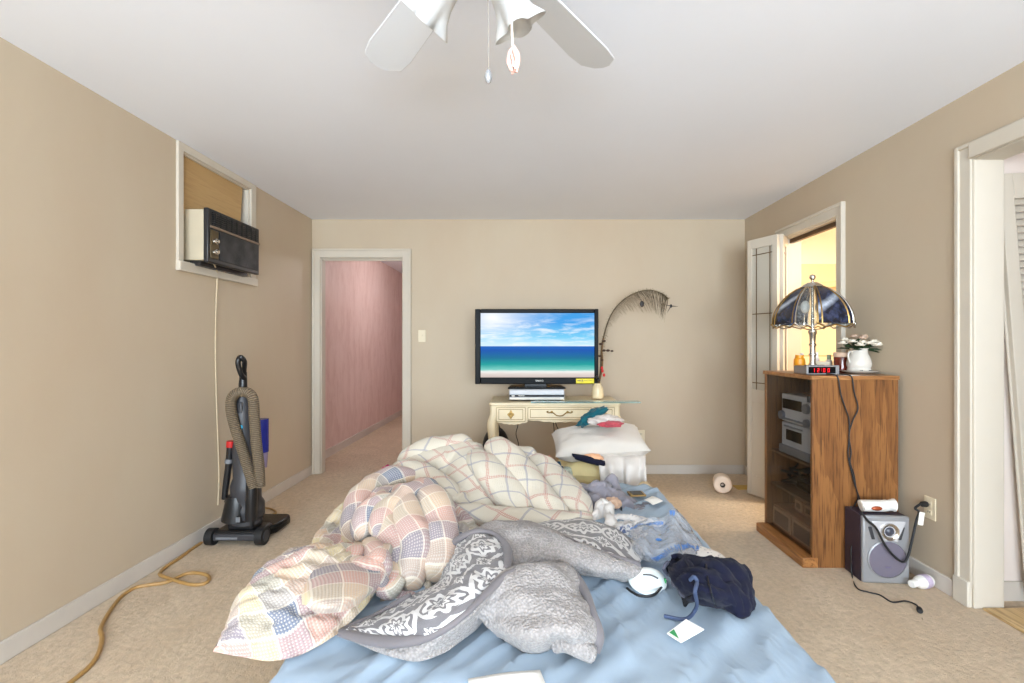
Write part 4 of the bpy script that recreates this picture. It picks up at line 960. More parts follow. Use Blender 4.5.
# ------------------------------------------------------------------ ceiling fan
f0 = Vector((-.12, 1.15, 0))
cf = thing('ceiling_fan', (f0.x, f0.y, H), 'white ceiling fan with frosted glass light shades', 'ceiling fan')
fw = plain('white_enamel', rgb(232, 231, 230), .35, var=.02)
obj('canopy', MB().lathe([(.075, H), (.075, H - .03), (.055, H - .06), (.02, H - .065)], f0, 28), fw, cf)
obj('motor_housing', MB().lathe([(.03, H - .06), (.10, H - .085), (.125, H - .11), (.125, H - .17), (.10, H - .195), (.06, H - .205), (.055, H - .23), (.075, H - .245), (.075, H - .275), (.03, H - .29)], f0, 36), fw, cf)
bm = plain('white_blade_laminate', rgb(214, 218, 224), .5, var=.02)
for k in range(5):
    T_ = Matrix.Translation((f0.x, f0.y, 2.20)) @ Matrix.Rotation(R(54 + 72 * k), 4, 'Z') @ Matrix.Rotation(R(10), 4, 'X')
    outl = [(.19, -.05), (.30, -.06), (.56, -.072), (.63, -.065), (.665, -.03), (.672, 0), (.665, .03), (.63, .065), (.56, .072), (.30, .06), (.19, .05)]
    b_ = obj('blade', MB(T_).prism(outl, -.003, .003, 'z'), bm, cf, .002)
    obj('blade_iron', MB(T_).prism([(.10, -.018), (.20, -.035), (.24, 0), (.20, .035), (.10, .018)], .003, .009, 'z'), fw, b_, .002)
def frosted():
    t = NT('frosted_shade_glass'); co = t.coord()
    t.set(Base_Color=t.mix(t.noise(co, 24, 5, .6, 1.0), rgb(222, 226, 228), rgb(244, 245, 246)), Roughness=.3, Transmission_Weight=.35)
    t.b.inputs['Subsurface Weight'].default_value = .0
    return t.m
fm = frosted()
for a, tr_, tz_, ss in ((28, .50, .87, .82), (152, .74, .67, .80), (270, .6, .8, .82)):
    dr = Vector((math.cos(R(a)), math.sin(R(a)), 0)); ax = (dr * tr_ + Vector((0, 0, -tz_))).normalized()
    n0 = f0 + dr * .055 + Vector((0, 0, 2.135))
    T_ = Matrix.Translation(n0) @ ax.to_track_quat('Z', 'Y').to_matrix().to_4x4() @ Matrix.Rotation(R(45), 4, 'Z') @ Matrix.Diagonal((ss, ss, 1, 1))
    obj('lamp_holder', MB(T_).lathe([(.016, -.02), (.022, -.01), (.024, .02), (.020, .024)], n=18), fw, cf)
    sd_ = obj('light_shade', MB(T_).lathe([(.022, .0), (.034, .012), (.042, .04), (.046, .075), (.054, .105), (.068, .135)], n=48, cap=False, mod=lambda q, u: 1 + (.30 * u ** 4) * math.cos(4 * q)), fm, cf, smooth=180, solid=.003)
    obj('bulb', MB(T_).ball((0, 0, .06), .022, 12, (1, 1, 1.4)), M['white_p'], sd_)
obj('chain', MB().tube([P(488, -14, 1.10), P(488.3, 30, 1.10), P(488.5, 68, 1.10)], .0012, 6, 3), M['chrome'], cf)
pe = P(488.3, 69, 1.10)
obj('pull_knob', MB().lathe([(.001, -.034), (.006, -.03), (.009, -.02), (.006, -.006), (.002, 0)], pe, 14), M['silver'], cf)
cd = obj('pull_string', MB().tube([P(510, -30, 1.02), P(511, 0, 1.02), P(512, 30, 1.02), P(512.5, 46, 1.02)], .0026, 6, 4), plain('peach_string', rgb(236, 212, 196), .9), cf)
mb = MB(); c_ = P(513.5, 46, 1.02)
for k in range(9):
    a = k * .7; mb.tube([c_, c_ + Vector((.010 * math.cos(a), .008 * math.sin(a), -.016)), c_ + Vector((.012 * math.cos(a + .4), .010 * math.sin(a + .4), -.034)), c_ + Vector((.006 * math.cos(a + .6), .006 * math.sin(a + .6), -.048 - .004 * (k % 3)))], .0028, 5, 4)
obj('tassel', mb, plain('pink_tassel', rgb(238, 190, 176), .9, var=.1, sc=60), cd)
# ------------------------------------------------------------------ fabrics
def fabric_uv(t, rot=0.0, warp=0.0, scale=1.0):
    co = t.coord('UV')
    if warp:
        n_ = t.n('ShaderNodeTexNoise'); t.l(co, n_.inputs['Vector']); n_.inputs['Scale'].default_value = 5.0
        a = t.n('ShaderNodeVectorMath', operation='SUBTRACT'); t.l(n_.outputs[1], a.inputs[0]); a.inputs[1].default_value = (.5, .5, .5)
        b = t.n('ShaderNodeVectorMath', operation='MULTIPLY_ADD'); t.l(a.outputs[0], b.inputs[0]); b.inputs[1].default_value = (warp,) * 3; t.l(co, b.inputs[2])
        co = b.outputs[0]
    return t.mapping(co, (scale,) * 3, (0, 0, R(rot)))
def weave(t, co, sc):
    m = t.mapping(co, (sc, sc, sc), (0, 0, R(45)))
    x, y, z_ = t.sep(m)
    return t.math('MULTIPLY', t.math('SINE', x), t.math('SINE', y))
def plaid_patch():
    t = NT('pastel_patchwork_plaid'); co = fabric_uv(t, 14, .03); x, y, z_ = t.sep(co); P_ = .078
    cols = [rgb(226, 186, 172), rgb(138, 144, 160), rgb(230, 212, 170), rgb(188, 166, 164)]
    cols2 = [rgb(232, 218, 182), rgb(220, 176, 164), rgb(130, 138, 156), rgb(214, 198, 176)]
    def band(v, c):
        f = t.math('FRACT', t.math('DIVIDE', v, P_ * 4))
        return t.ramp(f, [(i / 4, c[i]) for i in range(4)], 'CONSTANT'), t.math('FRACT', t.math('DIVIDE', v, P_))
    cu, fu = band(x, cols); cv, fv = band(y, cols2)
    c = t.mix(.5, cu, cv)
    hsv = t.n('ShaderNodeHueSaturation'); hsv.inputs['Saturation'].default_value = 1.05; hsv.inputs['Value'].default_value = .76; t.l(c, hsv.inputs['Color']); c = hsv.outputs[0]
    w_ = weave(t, co, 520.0)
    c = t.mix(t.math('MULTIPLY', t.ramp(w_, [(.25, BW0), (.5, BW1)]), .7), c, rgb(196, 189, 178))
    ln = t.math('MAXIMUM', t.math('LESS_THAN', fu, .07), t.math('LESS_THAN', fv, .07))
    c = t.mix(t.math('MULTIPLY', ln, .6), c, rgb(224, 215, 200))
    t.set(Base_Color=c, Roughness=.95); t.b.inputs['Sheen Weight'].default_value = .15; t.b.inputs['Specular IOR Level'].default_value = .1
    t.bump(t.math('ADD', t.math('MULTIPLY', w_, .4), t.noise(co, 40, 3)), .35, .004)
    return t.m
def plaid_cream():
    t = NT('cream_window_plaid'); co = fabric_uv(t, -32, .05); x, y, z_ = t.sep(co)
    def lines(v, per, wd, off=0):
        f = t.math('FRACT', t.math('ADD', t.math('DIVIDE', v, per), off)); return t.math('LESS_THAN', f, wd)
    w_ = weave(t, co, 520.0)
    c = t.mix(t.math('MULTIPLY', t.ramp(w_, [(.3, BW0), (.7, BW1)]), .35), rgb(196, 188, 172), rgb(206, 199, 184))
    dash = t.math('GREATER_THAN', w_, -.1)
    for v in (x, y):
        c = t.mix(t.math('MULTIPLY', t.math('MULTIPLY', lines(v, .19, .09), dash), .8), c, rgb(178, 128, 120))
        c = t.mix(t.math('MULTIPLY', lines(v, .19, .05, .5), .65), c, rgb(140, 140, 150))
    t.set(Base_Color=c, Roughness=.95); t.b.inputs['Sheen Weight'].default_value = .2; t.b.inputs['Specular IOR Level'].default_value = .1
    t.bump(t.math('ADD', t.math('MULTIPLY', w_, .3), t.noise(co, 30, 4)), .4, .005)
    return t.m
def damask(name, vs, rot):
    t = NT(name); co = t.mapping(fabric_uv(t, 0, .01), (1, vs, 1), (0, 0, R(rot))); x, y, z_ = t.sep(co)
    P_ = .145
    def cell(v, off=0.0): return t.math('ABSOLUTE', t.math('SUBTRACT', t.math('FRACT', t.math('ADD', t.math('DIVIDE', v, P_), off)), .5))
    def motif(off):
        a, b = cell(x, off), cell(y, off)
        r = t.math('SQRT', t.math('ADD', t.math('MULTIPLY', a, a), t.math('MULTIPLY', b, b)))
        th_ = t.math('ARCTAN2', b, a)
        pet = t.math('COSINE', t.math('MULTIPLY', th_, 8))
        pet2 = t.math('COSINE', t.math('ADD', t.math('MULTIPLY', th_, 4), t.math('MULTIPLY', r, 26)))
        e1 = t.math('ADD', .27, t.math('MULTIPLY', pet, .05))
        ringd = t.math('ABSOLUTE', t.math('SUBTRACT', r, e1))
        m1 = t.math('LESS_THAN', ringd, .055)
        m2 = t.math('MULTIPLY', t.math('GREATER_THAN', pet2, .35), t.math('MULTIPLY', t.math('GREATER_THAN', r, .36), t.math('LESS_THAN', r, .56)))
        m3 = t.math('LESS_THAN', t.math('ABSOLUTE', t.math('SUBTRACT', r, t.math('ADD', .11, t.math('MULTIPLY', pet, .035)))), .035)
        return t.math('MAXIMUM', m1, t.math('MAXIMUM', m2, m3))
    m = t.math('MAXIMUM', motif(0), t.math('MULTIPLY', motif(.5), t.math('LESS_THAN', t.math('ADD', cell(x, .5), cell(y, .5)), .22)))
    nz = t.noise(co, 900, 2)
    c = t.mix(m, t.mix(nz, rgb(88, 84, 86), rgb(120, 116, 118)), t.mix(nz, rgb(190, 187, 184), rgb(208, 205, 202)))
    t.set(Base_Color=c, Roughness=.85); t.b.inputs['Sheen Weight'].default_value = .3
    t.bump(t.noise(co, 500, 3), .3, .003)
    return t.m
def sherpa():
    t = NT('grey_sherpa_pile'); co = t.coord()
    v = t.voro(co, 130); n_ = t.noise(co, 70, 3, .6)
    c = t.mix(t.ramp(v, [(.2, BW1), (.7, BW0)]), rgb(142, 137, 135), rgb(168, 162, 159))
    c = t.mix(t.math('MULTIPLY', n_, .35), c, rgb(156, 151, 148))
    t.set(Base_Color=c, Roughness=1.0); t.b.inputs['Sheen Weight'].default_value = .2; t.b.inputs['Specular IOR Level'].default_value = .05
    t.bump(t.math('ADD', t.math('MULTIPLY', v, -1.0), n_), .55, .010)
    return t.m
def cloth(name, c, c2=None, sc=20, bump=.25, sheen=.2):
    t = NT(name); co = t.coord()
    f = t.noise(co, sc, 4)
    t.set(Base_Color=t.mix(f, c, c2 or tuple([x * .88 for x in c[:3]] + [1])), Roughness=.9)
    t.b.inputs['Sheen Weight'].default_value = sheen; t.b.inputs['Specular IOR Level'].default_value = .15
    t.bump(t.math('ADD', t.noise(co, 35, 4), t.math('MULTIPLY', t.noise(co, 600, 2), .3)), bump, .005)
    return t.m
M['sheet'] = cloth('pale_blue_cotton', rgb(158, 175, 190), rgb(150, 167, 184), 5, .12, .1)
M['plaid'] = plaid_patch(); M['creamplaid'] = plaid_cream(); M['damask'] = damask('charcoal_damask', .6, 8); M['damask2'] = damask('charcoal_damask_near', .95, 24); M['sherpa'] = sherpa()
M['trimcloth'] = cloth('slate_grey_trim', rgb(116, 111, 113), None, 40, .2)
M['white_c'] = cloth('white_cotton', rgb(216, 211, 206), rgb(206, 200, 194))
M['navy'] = cloth('navy_nylon', rgb(26, 28, 48), rgb(18, 20, 38), 20, .15, .05)
M['grey_c'] = cloth('grey_violet_jersey', rgb(142, 138, 144), rgb(124, 120, 128))

def nz3(p, s): return Vector((noise.noise(p * s), noise.noise(p * s + Vector((7, 1, 3))), noise.noise(p * s + Vector((3, 9, 5)))))
def heap_mb(ridges, x0, x1, y0, y1, res, base=.42, k=.012, wr=.008, wf=8, creases=(), seed=0, g=1.0, iters=160, stiff=.15, keep=.03):
    """a puffed fabric heap: rounded ridges joined by tight creases, over the bed top"""
    pl = []
    for pts, w, *rest in ridges:
        pts = cr([Vector(p) for p in pts], 6) if len(pts) > 2 else [Vector(p) for p in pts]
        pl.append((pts, w, rest[0] if rest else .5))
    nx, ny = int((x1 - x0) / res) + 1, int((y1 - y0) / res) + 1
    Z = [[0] * nx for _ in range(ny)]
    for j in range(ny):
        for i in range(nx):
            x, y = x0 + i * res, y0 + j * res
            q = Vector((x * 4 + seed, y * 4, seed * .7)); dx_, dy_ = .02 * noise.noise(q), .02 * noise.noise(q + Vector((5, 5, 5)))
            hs = []
            for pts, w, pw in pl:
                best = 9; zc = 0; uu = 0
                for a, b in zip(pts, pts[1:]):
                    ex, ey = b.x - a.x, b.y - a.y; L2 = ex * ex + ey * ey + 1e-9
                    u = max(0, min(1, ((x + dx_ - a.x) * ex + (y + dy_ - a.y) * ey) / L2))
                    d = math.hypot(x + dx_ - a.x - ex * u, y + dy_ - a.y - ey * u)
                    if d < best: best = d; zc = a.z + (b.z - a.z) * u
                tt = best / w
                hs.append(base - .03 + (zc - base + .03) * (max(0, 1 - tt * tt) ** pw) if tt < 1 else base - .03 - .05 * (tt - 1))
            h = hs[0]
            for h2 in hs[1:]:
                m_ = max(0, k - abs(h - h2)) / k
                h = max(h, h2) + m_ * m_ * k * .25
            for (c0, c1, w, dp) in creases:
                ex, ey = c1[0] - c0[0], c1[1] - c0[1]; L2 = ex * ex + ey * ey
                u = max(0, min(1, ((x - c0[0]) * ex + (y - c0[1]) * ey) / L2))
                d = math.hypot(x - c0[0] - ex * u, y - c0[1] - ey * u)
                if h > base: h -= dp * math.exp(-(d / w) ** 2) * min(1, (h - base) * 10) * (1 - .5 * abs(2 * u - 1))
            if h > base - .02:
                p = Vector((x, y, seed)); h += wr * (noise.noise(p * wf) + .6 * noise.noise(p * wf * 2.2) + .35 * noise.noise(p * wf * 4.7))
            Z[j][i] = h
    A = np.zeros((ny, nx, 3)); A[:, :, 0] = x0 + np.arange(nx)[None, :] * res; A[:, :, 1] = y0 + np.arange(ny)[:, None] * res; A[:, :, 2] = np.array(Z)
    UV = np.stack([A[:, :, 0] * 1.0 + .2 * A[:, :, 2], A[:, :, 1] + A[:, :, 2]], 2)
    if g > 1:
        fx = A[:, :, 2] < base - .015; fx[0] = fx[-1] = True; fx[:, 0] = fx[:, -1] = True
        A[:, :, 2] += np.random.RandomState(seed).uniform(-.002, .002, (ny, nx)) * (~fx)
        A = buckle(A, fx, g, iters, stiff, np.where(fx, A[:, :, 2], np.maximum(base - .02, A[:, :, 2] - keep)), .0006, .006)
        UV = UV * (1 + (g - 1) * .5)
    mb = MB()
    vs, uv, fs = [], [], []
    for j in range(ny):
        for i in range(nx):
            vs.append(tuple(A[j, i])); uv.append(tuple(UV[j, i]))
    for j in range(ny - 1):
        for i in range(nx - 1):
            c = [Z[j][i], Z[j][i + 1], Z[j + 1][i + 1], Z[j + 1][i]]
            if max(c) > base - .022: fs.append((j * nx + i, j * nx + i + 1, (j + 1) * nx + i + 1, (j + 1) * nx + i))
    used = sorted({i for f in fs for i in f}); mp = {o_: n_ for n_, o_ in enumerate(used)}
    mb.add([vs[i] for i in used], [tuple(mp[i] for i in f) for f in fs], [uv[i] for i in used])
    return mb
def crumple(c, r, seed, amp=.25, fr=2.2, n=22, flat=True, T4=None):
    """a crumpled bundle of cloth, flat underneath"""
    vs = []; fs = []; uvs = []; m_ = n * 2; c = Vector(c)
    for j in range(n + 1):
        th_ = math.pi * j / n
        for i in range(m_):
            ph = 2 * math.pi * i / m_
            d = Vector((math.sin(th_) * math.cos(ph), math.sin(th_) * math.sin(ph), math.cos(th_)))
            q = d * fr + Vector((seed * 3.1, seed, 0))
            s_ = 1 + amp * (noise.noise(q) * 1.2 + .6 * (1 - 2 * abs(noise.noise(q * 2.1))) - .3 + .3 * noise.noise(q * 4))
            p = Vector((d.x * r[0] * s_, d.y * r[1] * s_, d.z * r[2] * s_))
            if flat: p.z = max(p.z, -r[2] * .55)
            if T4: p = T4.to_3x3() @ p
            vs.append(c + p); uvs.append((p.x, p.y + p.z))
    for j in range(n):
        for i in range(m_): fs.append((j * m_ + i, (j + 1) * m_ + i, (j + 1) * m_ + (i + 1) % m_, j * m_ + (i + 1) % m_))
    return MB().add(vs, fs, uvs)
def pillow_mb(c, w, d, h, T4, n=22, seed=0, wr=.006, ex=.42):
    vs = []; fs = []; uvs = []; c = Vector(c)
    for side in (1, -1):
        b = len(vs)
        for j in range(n + 1):
            for i in range(n + 1):
                u, v = 2 * i / n - 1, 2 * j / n - 1
                e = (max(0, 1 - abs(u) ** 3.2) ** ex) * (max(0, 1 - abs(v) ** 3.2) ** ex)
                pin = 1 - .04 * (1 - abs(v) ** 2) * (abs(u) ** 4); pin2 = 1 - .04 * (1 - abs(u) ** 2) * (abs(v) ** 4)
                p = Vector((u * w / 2 * pin, v * d / 2 * pin2, side * h / 2 * e))
                p.z += wr * e * (noise.noise(Vector((u * 3, v * 3, seed + side))) + .6 * noise.noise(Vector((u * 7, v * 7, seed))))
                vs.append(c + T4.to_3x3() @ p); uvs.append((p.x, p.y))
        for j in range(n):
            for i in range(n):
                q = (b + j * (n + 1) + i, b + j * (n + 1) + i + 1, b + (j + 1) * (n + 1) + i + 1, b + (j + 1) * (n + 1) + i)
                fs.append(q if side > 0 else q[::-1])
    return MB().add(vs, fs, uvs)
def FF(lst): return [F(*q) for q in lst]

# ------------------------------------------------------------------ bed
BZ = .42
bx0, bx1, bY0, bY1 = -.617, .752, .72, 2.78
bed = thing('bed', ((bx0 + bx1) / 2, (bY0 + bY1) / 2, 0), 'unmade low bed with a wrinkled pale blue fitted sheet', 'bed')
obj('box_spring', MB().box(bx0 + .02, bx1 - .02, bY0 + .02, bY1 - .02, .03, .19), cloth('cream_ticking', rgb(226, 220, 206)), bed, .02)
def rr_outline(x0, x1, y0, y1, r, n=14, side=30):
    pts = []
    for (cx_, cy_, a0) in ((x1 - r, y1 - r, 0), (x0 + r, y1 - r, 90), (x0 + r, y0 + r, 180), (x1 - r, y0 + r, 270)):
        for i in range(n + 1):
            a = R(a0 + 90 * i / n); pts.append((cx_ + r * math.cos(a), cy_ + r * math.sin(a)))
    out = []
    for (p, q) in zip(pts, pts[1:] + pts[:1]):
        L = math.hypot(q[0] - p[0], q[1] - p[1]); k = max(1, int(L / .035))
        out += [(p[0] + (q[0] - p[0]) * i / k, p[1] + (q[1] - p[1]) * i / k) for i in range(k)]
    return out
ol = rr_outline(bx0, bx1, bY0, bY1, .13)
ccx, ccy = (bx0 + bx1) / 2, (bY0 + bY1) / 2
def wrk(x, y):
    p = Vector((x * .9 + y * 1.0, (x - y) * 5.5, 0)); q = Vector((x * 6.0 - y * 2, (x + y) * 1.6, 4))
    r_ = 1 - abs(noise.noise(p * 1.5)) * 2.4; s_ = 1 - abs(noise.noise(q * 1.2)) * 2.6
    return .015 * max(0, r_) ** 2 + .012 * max(0, s_) ** 2 + .004 * noise.noise(Vector((x * 7, y * 7, 1)))
rings = []
NR = 46
for k in range(NR + 1):
    s_ = .01 + .99 * k / NR
    rings.append([(ccx + (x - ccx) * s_ * .975, ccy + (y - ccy) * s_ * .975, BZ - .012 + wrk(ccx + (x - ccx) * s_, ccy + (y - ccy) * s_)) for x, y in ol])
for k in range(1, 8):
    a = R(90 * k / 7)
    rings.append([(ccx + (x - ccx) * (.975 + .025 * math.sin(a)), ccy + (y - ccy) * (.975 + .025 * math.sin(a)), BZ - .012 - .03 * (1 - math.cos(a)) + wrk(x, y) * (1 - k / 9)) for x, y in ol])
for z in (.34, .28, .22, .18):
    rings.append([(ccx + (x - ccx) * (1 + .004 * noise.noise(Vector((x * 9, y * 9, z * 4)))), ccy + (y - ccy) * 1.0, z) for x, y in ol])
n_ = len(ol); mb = MB()
vs = [p for r_ in rings for p in r_]
fs = [(j * n_ + i, j * n_ + (i + 1) % n_, (j + 1) * n_ + (i + 1) % n_, (j + 1) * n_ + i)[::-1] for j in range(len(rings) - 1) for i in range(n_)]
mb.add(vs, fs, [(v[0], v[1]) for v in vs]); fs2 = tuple(range(n_)); mb.f.append(fs2)
sheet = obj('fitted_sheet', mb, M['sheet'], bed, smooth=180); sheet['label'] = 'wrinkled pale blue fitted sheet'; fixnormals(sheet)

# ------------------------------------------------------------------ cream comforter heap
rd = [([P(468, 436, 2.55), P(474, 450, 2.42), P(482, 480, 2.26), P(490, 506, 2.16)], .21, .5),
      ([P(488, 446, 2.60), P(505, 464, 2.48), P(528, 488, 2.32), P(552, 512, 2.17), P(562, 520, 2.10)], .12, .5),
      ([P(512, 454, 2.62), P(535, 470, 2.50), P(560, 488, 2.36), P(580, 506, 2.22)], .085, .5),
      ([P(540, 455, 2.68), P(560, 470, 2.55), P(578, 492, 2.38), P(585, 508, 2.22)], .075, .5),
      ([P(396, 460, 2.42), P(420, 446, 2.50), P(445, 440, 2.52), P(470, 436, 2.55)], .16, .5),
      ([P(400, 470, 2.30), P(428, 478, 2.26), P(455, 482, 2.22)], .11, .5),
      ([P(440, 502, 2.14), P(470, 512, 2.10), P(520, 516, 2.08), P(550, 519, 2.07)], .10, .5)]
mb = heap_mb(rd, -.86, .48, 1.92, 2.95, .0125, BZ, .010, .010, 6, creases=[((-.42, 2.13), (-.18, 2.30), .018, .02), ((-.05, 2.42), (.06, 2.22), .016, .03), ((-.2, 2.5), (-.12, 2.3), .02, .012)], seed=2, g=1.16, stiff=.35, iters=220)
for pts, r_, sq in (([P(392, 466, 2.36), P(412, 474, 2.32), P(436, 486, 2.24), P(458, 494, 2.18)], .075, .8),
                ([P(490, 441, 2.58), P(505, 456, 2.48), P(522, 478, 2.36), P(542, 502, 2.22), P(564, 520, 2.10)], .085, .8),
                ([P(524, 458, 2.64), P(541, 470, 2.54), P(560, 488, 2.40), P(574, 503, 2.27), P(582, 520, 2.13)], .085, .8),
                ([P(440, 508, 2.10), P(480, 516, 2.08), P(530, 520, 2.07), P(572, 522, 2.08), P(590, 516, 2.14)], .055, .8),
                ([P(470, 452, 2.5), P(490, 470, 2.38), P(508, 492, 2.26), P(526, 512, 2.14)], .09, .7),
                ([P(505, 452, 2.66), P(522, 456, 2.62), P(536, 455, 2.62)], .06, .8),
                ([P(398, 462, 2.5), P(420, 453, 2.54), P(446, 446, 2.58), P(472, 441, 2.6)], .07, .8)):
    mb.tube(pts, lambda u, r_=r_: r_ * 1.1 * max(.05, 1 - abs(2 * u - 1) ** 3.2) ** .5, 22, 10, sq, .014, 7)
c1 = obj('cream_comforter', mb, M['creamplaid'], None, smooth=180)
tag(c1, 'thick cream comforter with thin pink and grey check lines heaped on the bed', 'comforter')

# ------------------------------------------------------------------ pastel plaid comforter: heap, twisted neck, puffed corner
rd = [([P(356, 512, 1.92), P(372, 486, 2.02), P(392, 478, 2.06), P(418, 480, 2.04), P(436, 502, 1.92)], .15, .5),
      ([P(424, 492, 1.96), P(434, 525, 1.80), P(434, 558, 1.68), P(425, 572, 1.62)], .085, .5),
      ([P(400, 502, 1.93), P(410, 535, 1.78), P(406, 562, 1.66)], .075, .5),
      ([P(378, 508, 1.90), P(384, 530, 1.80), P(392, 556, 1.68)], .065, .5),
      ([P(352, 522, 1.88), P(356, 545, 1.74), P(366, 556, 1.66)], .085, .5),
      ([P(372, 528, 1.78), P(362, 548, 1.70), P(368, 566, 1.62)], .06, .5),
      ([P(385, 566, 1.62), P(400, 578, 1.58)], .07, .5)]
mb = heap_mb(rd, -.90, -.20, 1.42, 2.25, .0115, BZ, .006, .007, 9, creases=[((-.50, 1.78), (-.55, 1.6), .014, .03), ((-.42, 1.66), (-.40, 1.9), .012, .02)], seed=5, g=1.18, stiff=.3, iters=220)
# puffed corner lying toward the camera: upper and lower skins of a lens
n_heap = len(mb.uv)
up = FF([(384, 566, .50), (362, 556, .50), (332, 556, .495), (300, 558, .49), (272, 569, .48), (252, 585, .47), (234, 612, .46), (213, 651, .445)])
lo_ = FF([(378, 584, .46), (370, 600, .455), (350, 622, .45), (328, 640, .445), (300, 655, .44), (270, 660, .44), (240, 657, .44), (213, 652, .443)])
thk = [.035, .06, .095, .105, .10, .085, .055, .004]
top = []; bot = []
for i in range(len(up)):
    a, b = up[i], lo_[i]
    def row(sgn, f): return [a] + [a.lerp(b, u) + Vector((0, 0, sgn * thk[i] * f * math.sin(math.pi * u) ** .6)) for u in (.12, .3, .5, .7, .88)] + [b]
    top.append(row(1, 1.0)); bot.append(row(-1, .3))
mb.patch([list(r_) for r_ in zip(*top)][::-1], 8, 8, .006, 9, 3, (1.09, 200, .35, .01))
mb.patch([list(r_) for r_ in zip(*bot)], 8, 8)
mb.uv = mb.uv[:n_heap] + [(u + .10, v + .055) for u, v in mb.uv[n_heap:]]
# bulky folds over the heap, and the knot of twisted folds between heap and corner
for pts, r_, sq in (([(420, 482, .60), (434, 503, .585), (440, 532, .53), (436, 562, .475), (428, 580, .44)], .068, .9),
                ([(398, 486, .605), (408, 512, .585), (414, 545, .525), (409, 572, .465), (404, 588, .44)], .060, .9),
                ([(384, 490, .60), (382, 515, .575), (390, 540, .535), (395, 562, .49), (392, 580, .45)], .048, .9),
                ([(424, 478, .585), (400, 478, .60), (376, 486, .585), (360, 505, .55), (354, 528, .50), (358, 548, .46)], .062, .9),
                ([(396, 500, .615), (376, 506, .60), (364, 522, .565), (362, 540, .53)], .050, .9),
                ([(430, 486, .595), (412, 492, .62), (396, 502, .61), (384, 516, .585), (376, 536, .56)], .044, .9)):
    mb.tube(FF(pts), lambda u, r_=r_: r_ * 1.08 * max(.06, 1 - abs(2 * u - 1) ** 3.2) ** .5, 22, 10, sq, .012, 9)
for pts, r_ in (([(370, 542, .54), (377, 556, .545), (378, 570, .525), (368, 582, .50)], .034), ([(386, 548, .55), (374, 562, .55), (362, 572, .53), (354, 582, .51)], .030),
                ([(352, 562, .53), (364, 566, .55), (376, 572, .53), (384, 582, .49)], .028), ([(360, 548, .52), (352, 560, .53), (346, 574, .52)], .032), ([(392, 560, .50), (388, 580, .47), (378, 592, .45)], .028), ([(402, 578, .47), (390, 588, .45), (376, 590, .45)], .03)):
    mb.tube(FF(pts), lambda u, r_=r_: r_ * (.75 + .5 * math.sin(math.pi * u)), 16, 9, .85, .006, 14)
flap = [FF([(376, 566, .53), (345, 556, .545), (318, 566, .565), (303, 588, .575), (302, 604, .57)]), FF([(380, 574, .545), (352, 572, .58), (328, 582, .60), (314, 596, .60), (306, 606, .585)]),
        FF([(380, 584, .53), (358, 592, .575), (338, 602, .59), (322, 608, .59), (310, 609, .575)]), FF([(374, 592, .50), (358, 604, .53), (344, 612, .55), (328, 614, .56), (314, 612, .56)])]
n_flap = len(mb.uv); mb.patch(flap, 7, 7, .004, 10, 8)
mb.uv[n_flap:] = [(p.x * .8 + p.y * .6 + .1, p.y * .8 - p.x * .6 + p.z) for p in mb.v[n_flap:]]
c2 = obj('plaid_comforter', mb, M['plaid'], None, smooth=180)
tag(c2, 'pastel patchwork plaid comforter twisted into a heap, its corner over the left bed edge', 'comforter')

# ------------------------------------------------------------------ grey sherpa blanket
bl = thing('sherpa_blanket', F(520, 600, BZ), 'grey sherpa blanket with charcoal damask side, folded across the middle of the bed', 'blanket')
back = FF([(462, 548, .43), (482, 536, .43), (506, 531, .43), (537, 533, .43), (568, 546, .43), (603, 560, .43), (632, 568, .43), (648, 574, .43)])
crest = FF([(458, 546, .50), (478, 533, .535), (505, 527, .55), (535, 529, .55), (566, 541, .535), (602, 556, .51), (630, 566, .48), (648, 572, .455)])
m1_ = FF([(466, 560, .51), (486, 552, .535), (510, 546, .545), (538, 546, .545), (567, 554, .53), (602, 566, .505), (630, 572, .475), (649, 575, .45)])
m2_ = FF([(474, 578, .48), (496, 572, .50), (518, 567, .505), (542, 563, .50), (568, 567, .49), (602, 573, .47), (630, 576, .455), (649, 578, .44)])
fb = FF([(478, 586, .43), (500, 582, .43), (520, 574, .43), (545, 566, .43), (569, 571, .43), (602, 576, .43), (631, 580, .43), (648, 580, .428)])
mb = MB(); mb.patch([back, crest, m1_, m2_, fb], 8, 6, .006, 10, 1, (1.05, 150, .3, .012))
sh1 = obj('sherpa_fold', mb, M['sherpa'], bl, smooth=180, solid=.014)
# front fold
rows = [FF([(474, 612, .43), (494, 594, .43), (510, 582, .43), (532, 576, .43), (556, 576, .43), (574, 580, .43)]),
        FF([(466, 610, .485), (488, 590, .53), (506, 577, .55), (530, 569, .56), (555, 568, .555), (573, 571, .52)]),
        FF([(474, 614, .49), (498, 600, .53), (518, 594, .55), (543, 592, .55), (566, 592, .545), (583, 592, .51)]),
        FF([(482, 619, .475), (506, 616, .505), (526, 616, .52), (549, 615, .53), (573, 613, .53), (592, 612, .50)]),
        FF([(490, 626, .46), (512, 633, .485), (534, 636, .505), (556, 632, .51), (578, 633, .51), (597, 634, .47)]),
        FF([(497, 630, .43), (518, 646, .43), (538, 651, .43), (557, 645, .43), (576, 652, .435), (593, 653, .43)])]
mb = MB(); mb.patch(rows, 8, 7, .006, 9, 4, (1.05, 150, .3, .012))
mb2 = MB(); mb2.tube(FF([(556, 644, .445), (566, 643, .46), (578, 648, .46), (592, 654, .44)]), .022, 12, 6)
sh2 = obj('sherpa_fold', mb, M['sherpa'], bl, smooth=180, solid=.014)
obj('sherpa_curl', mb2, M['sherpa'], sh2, smooth=180)
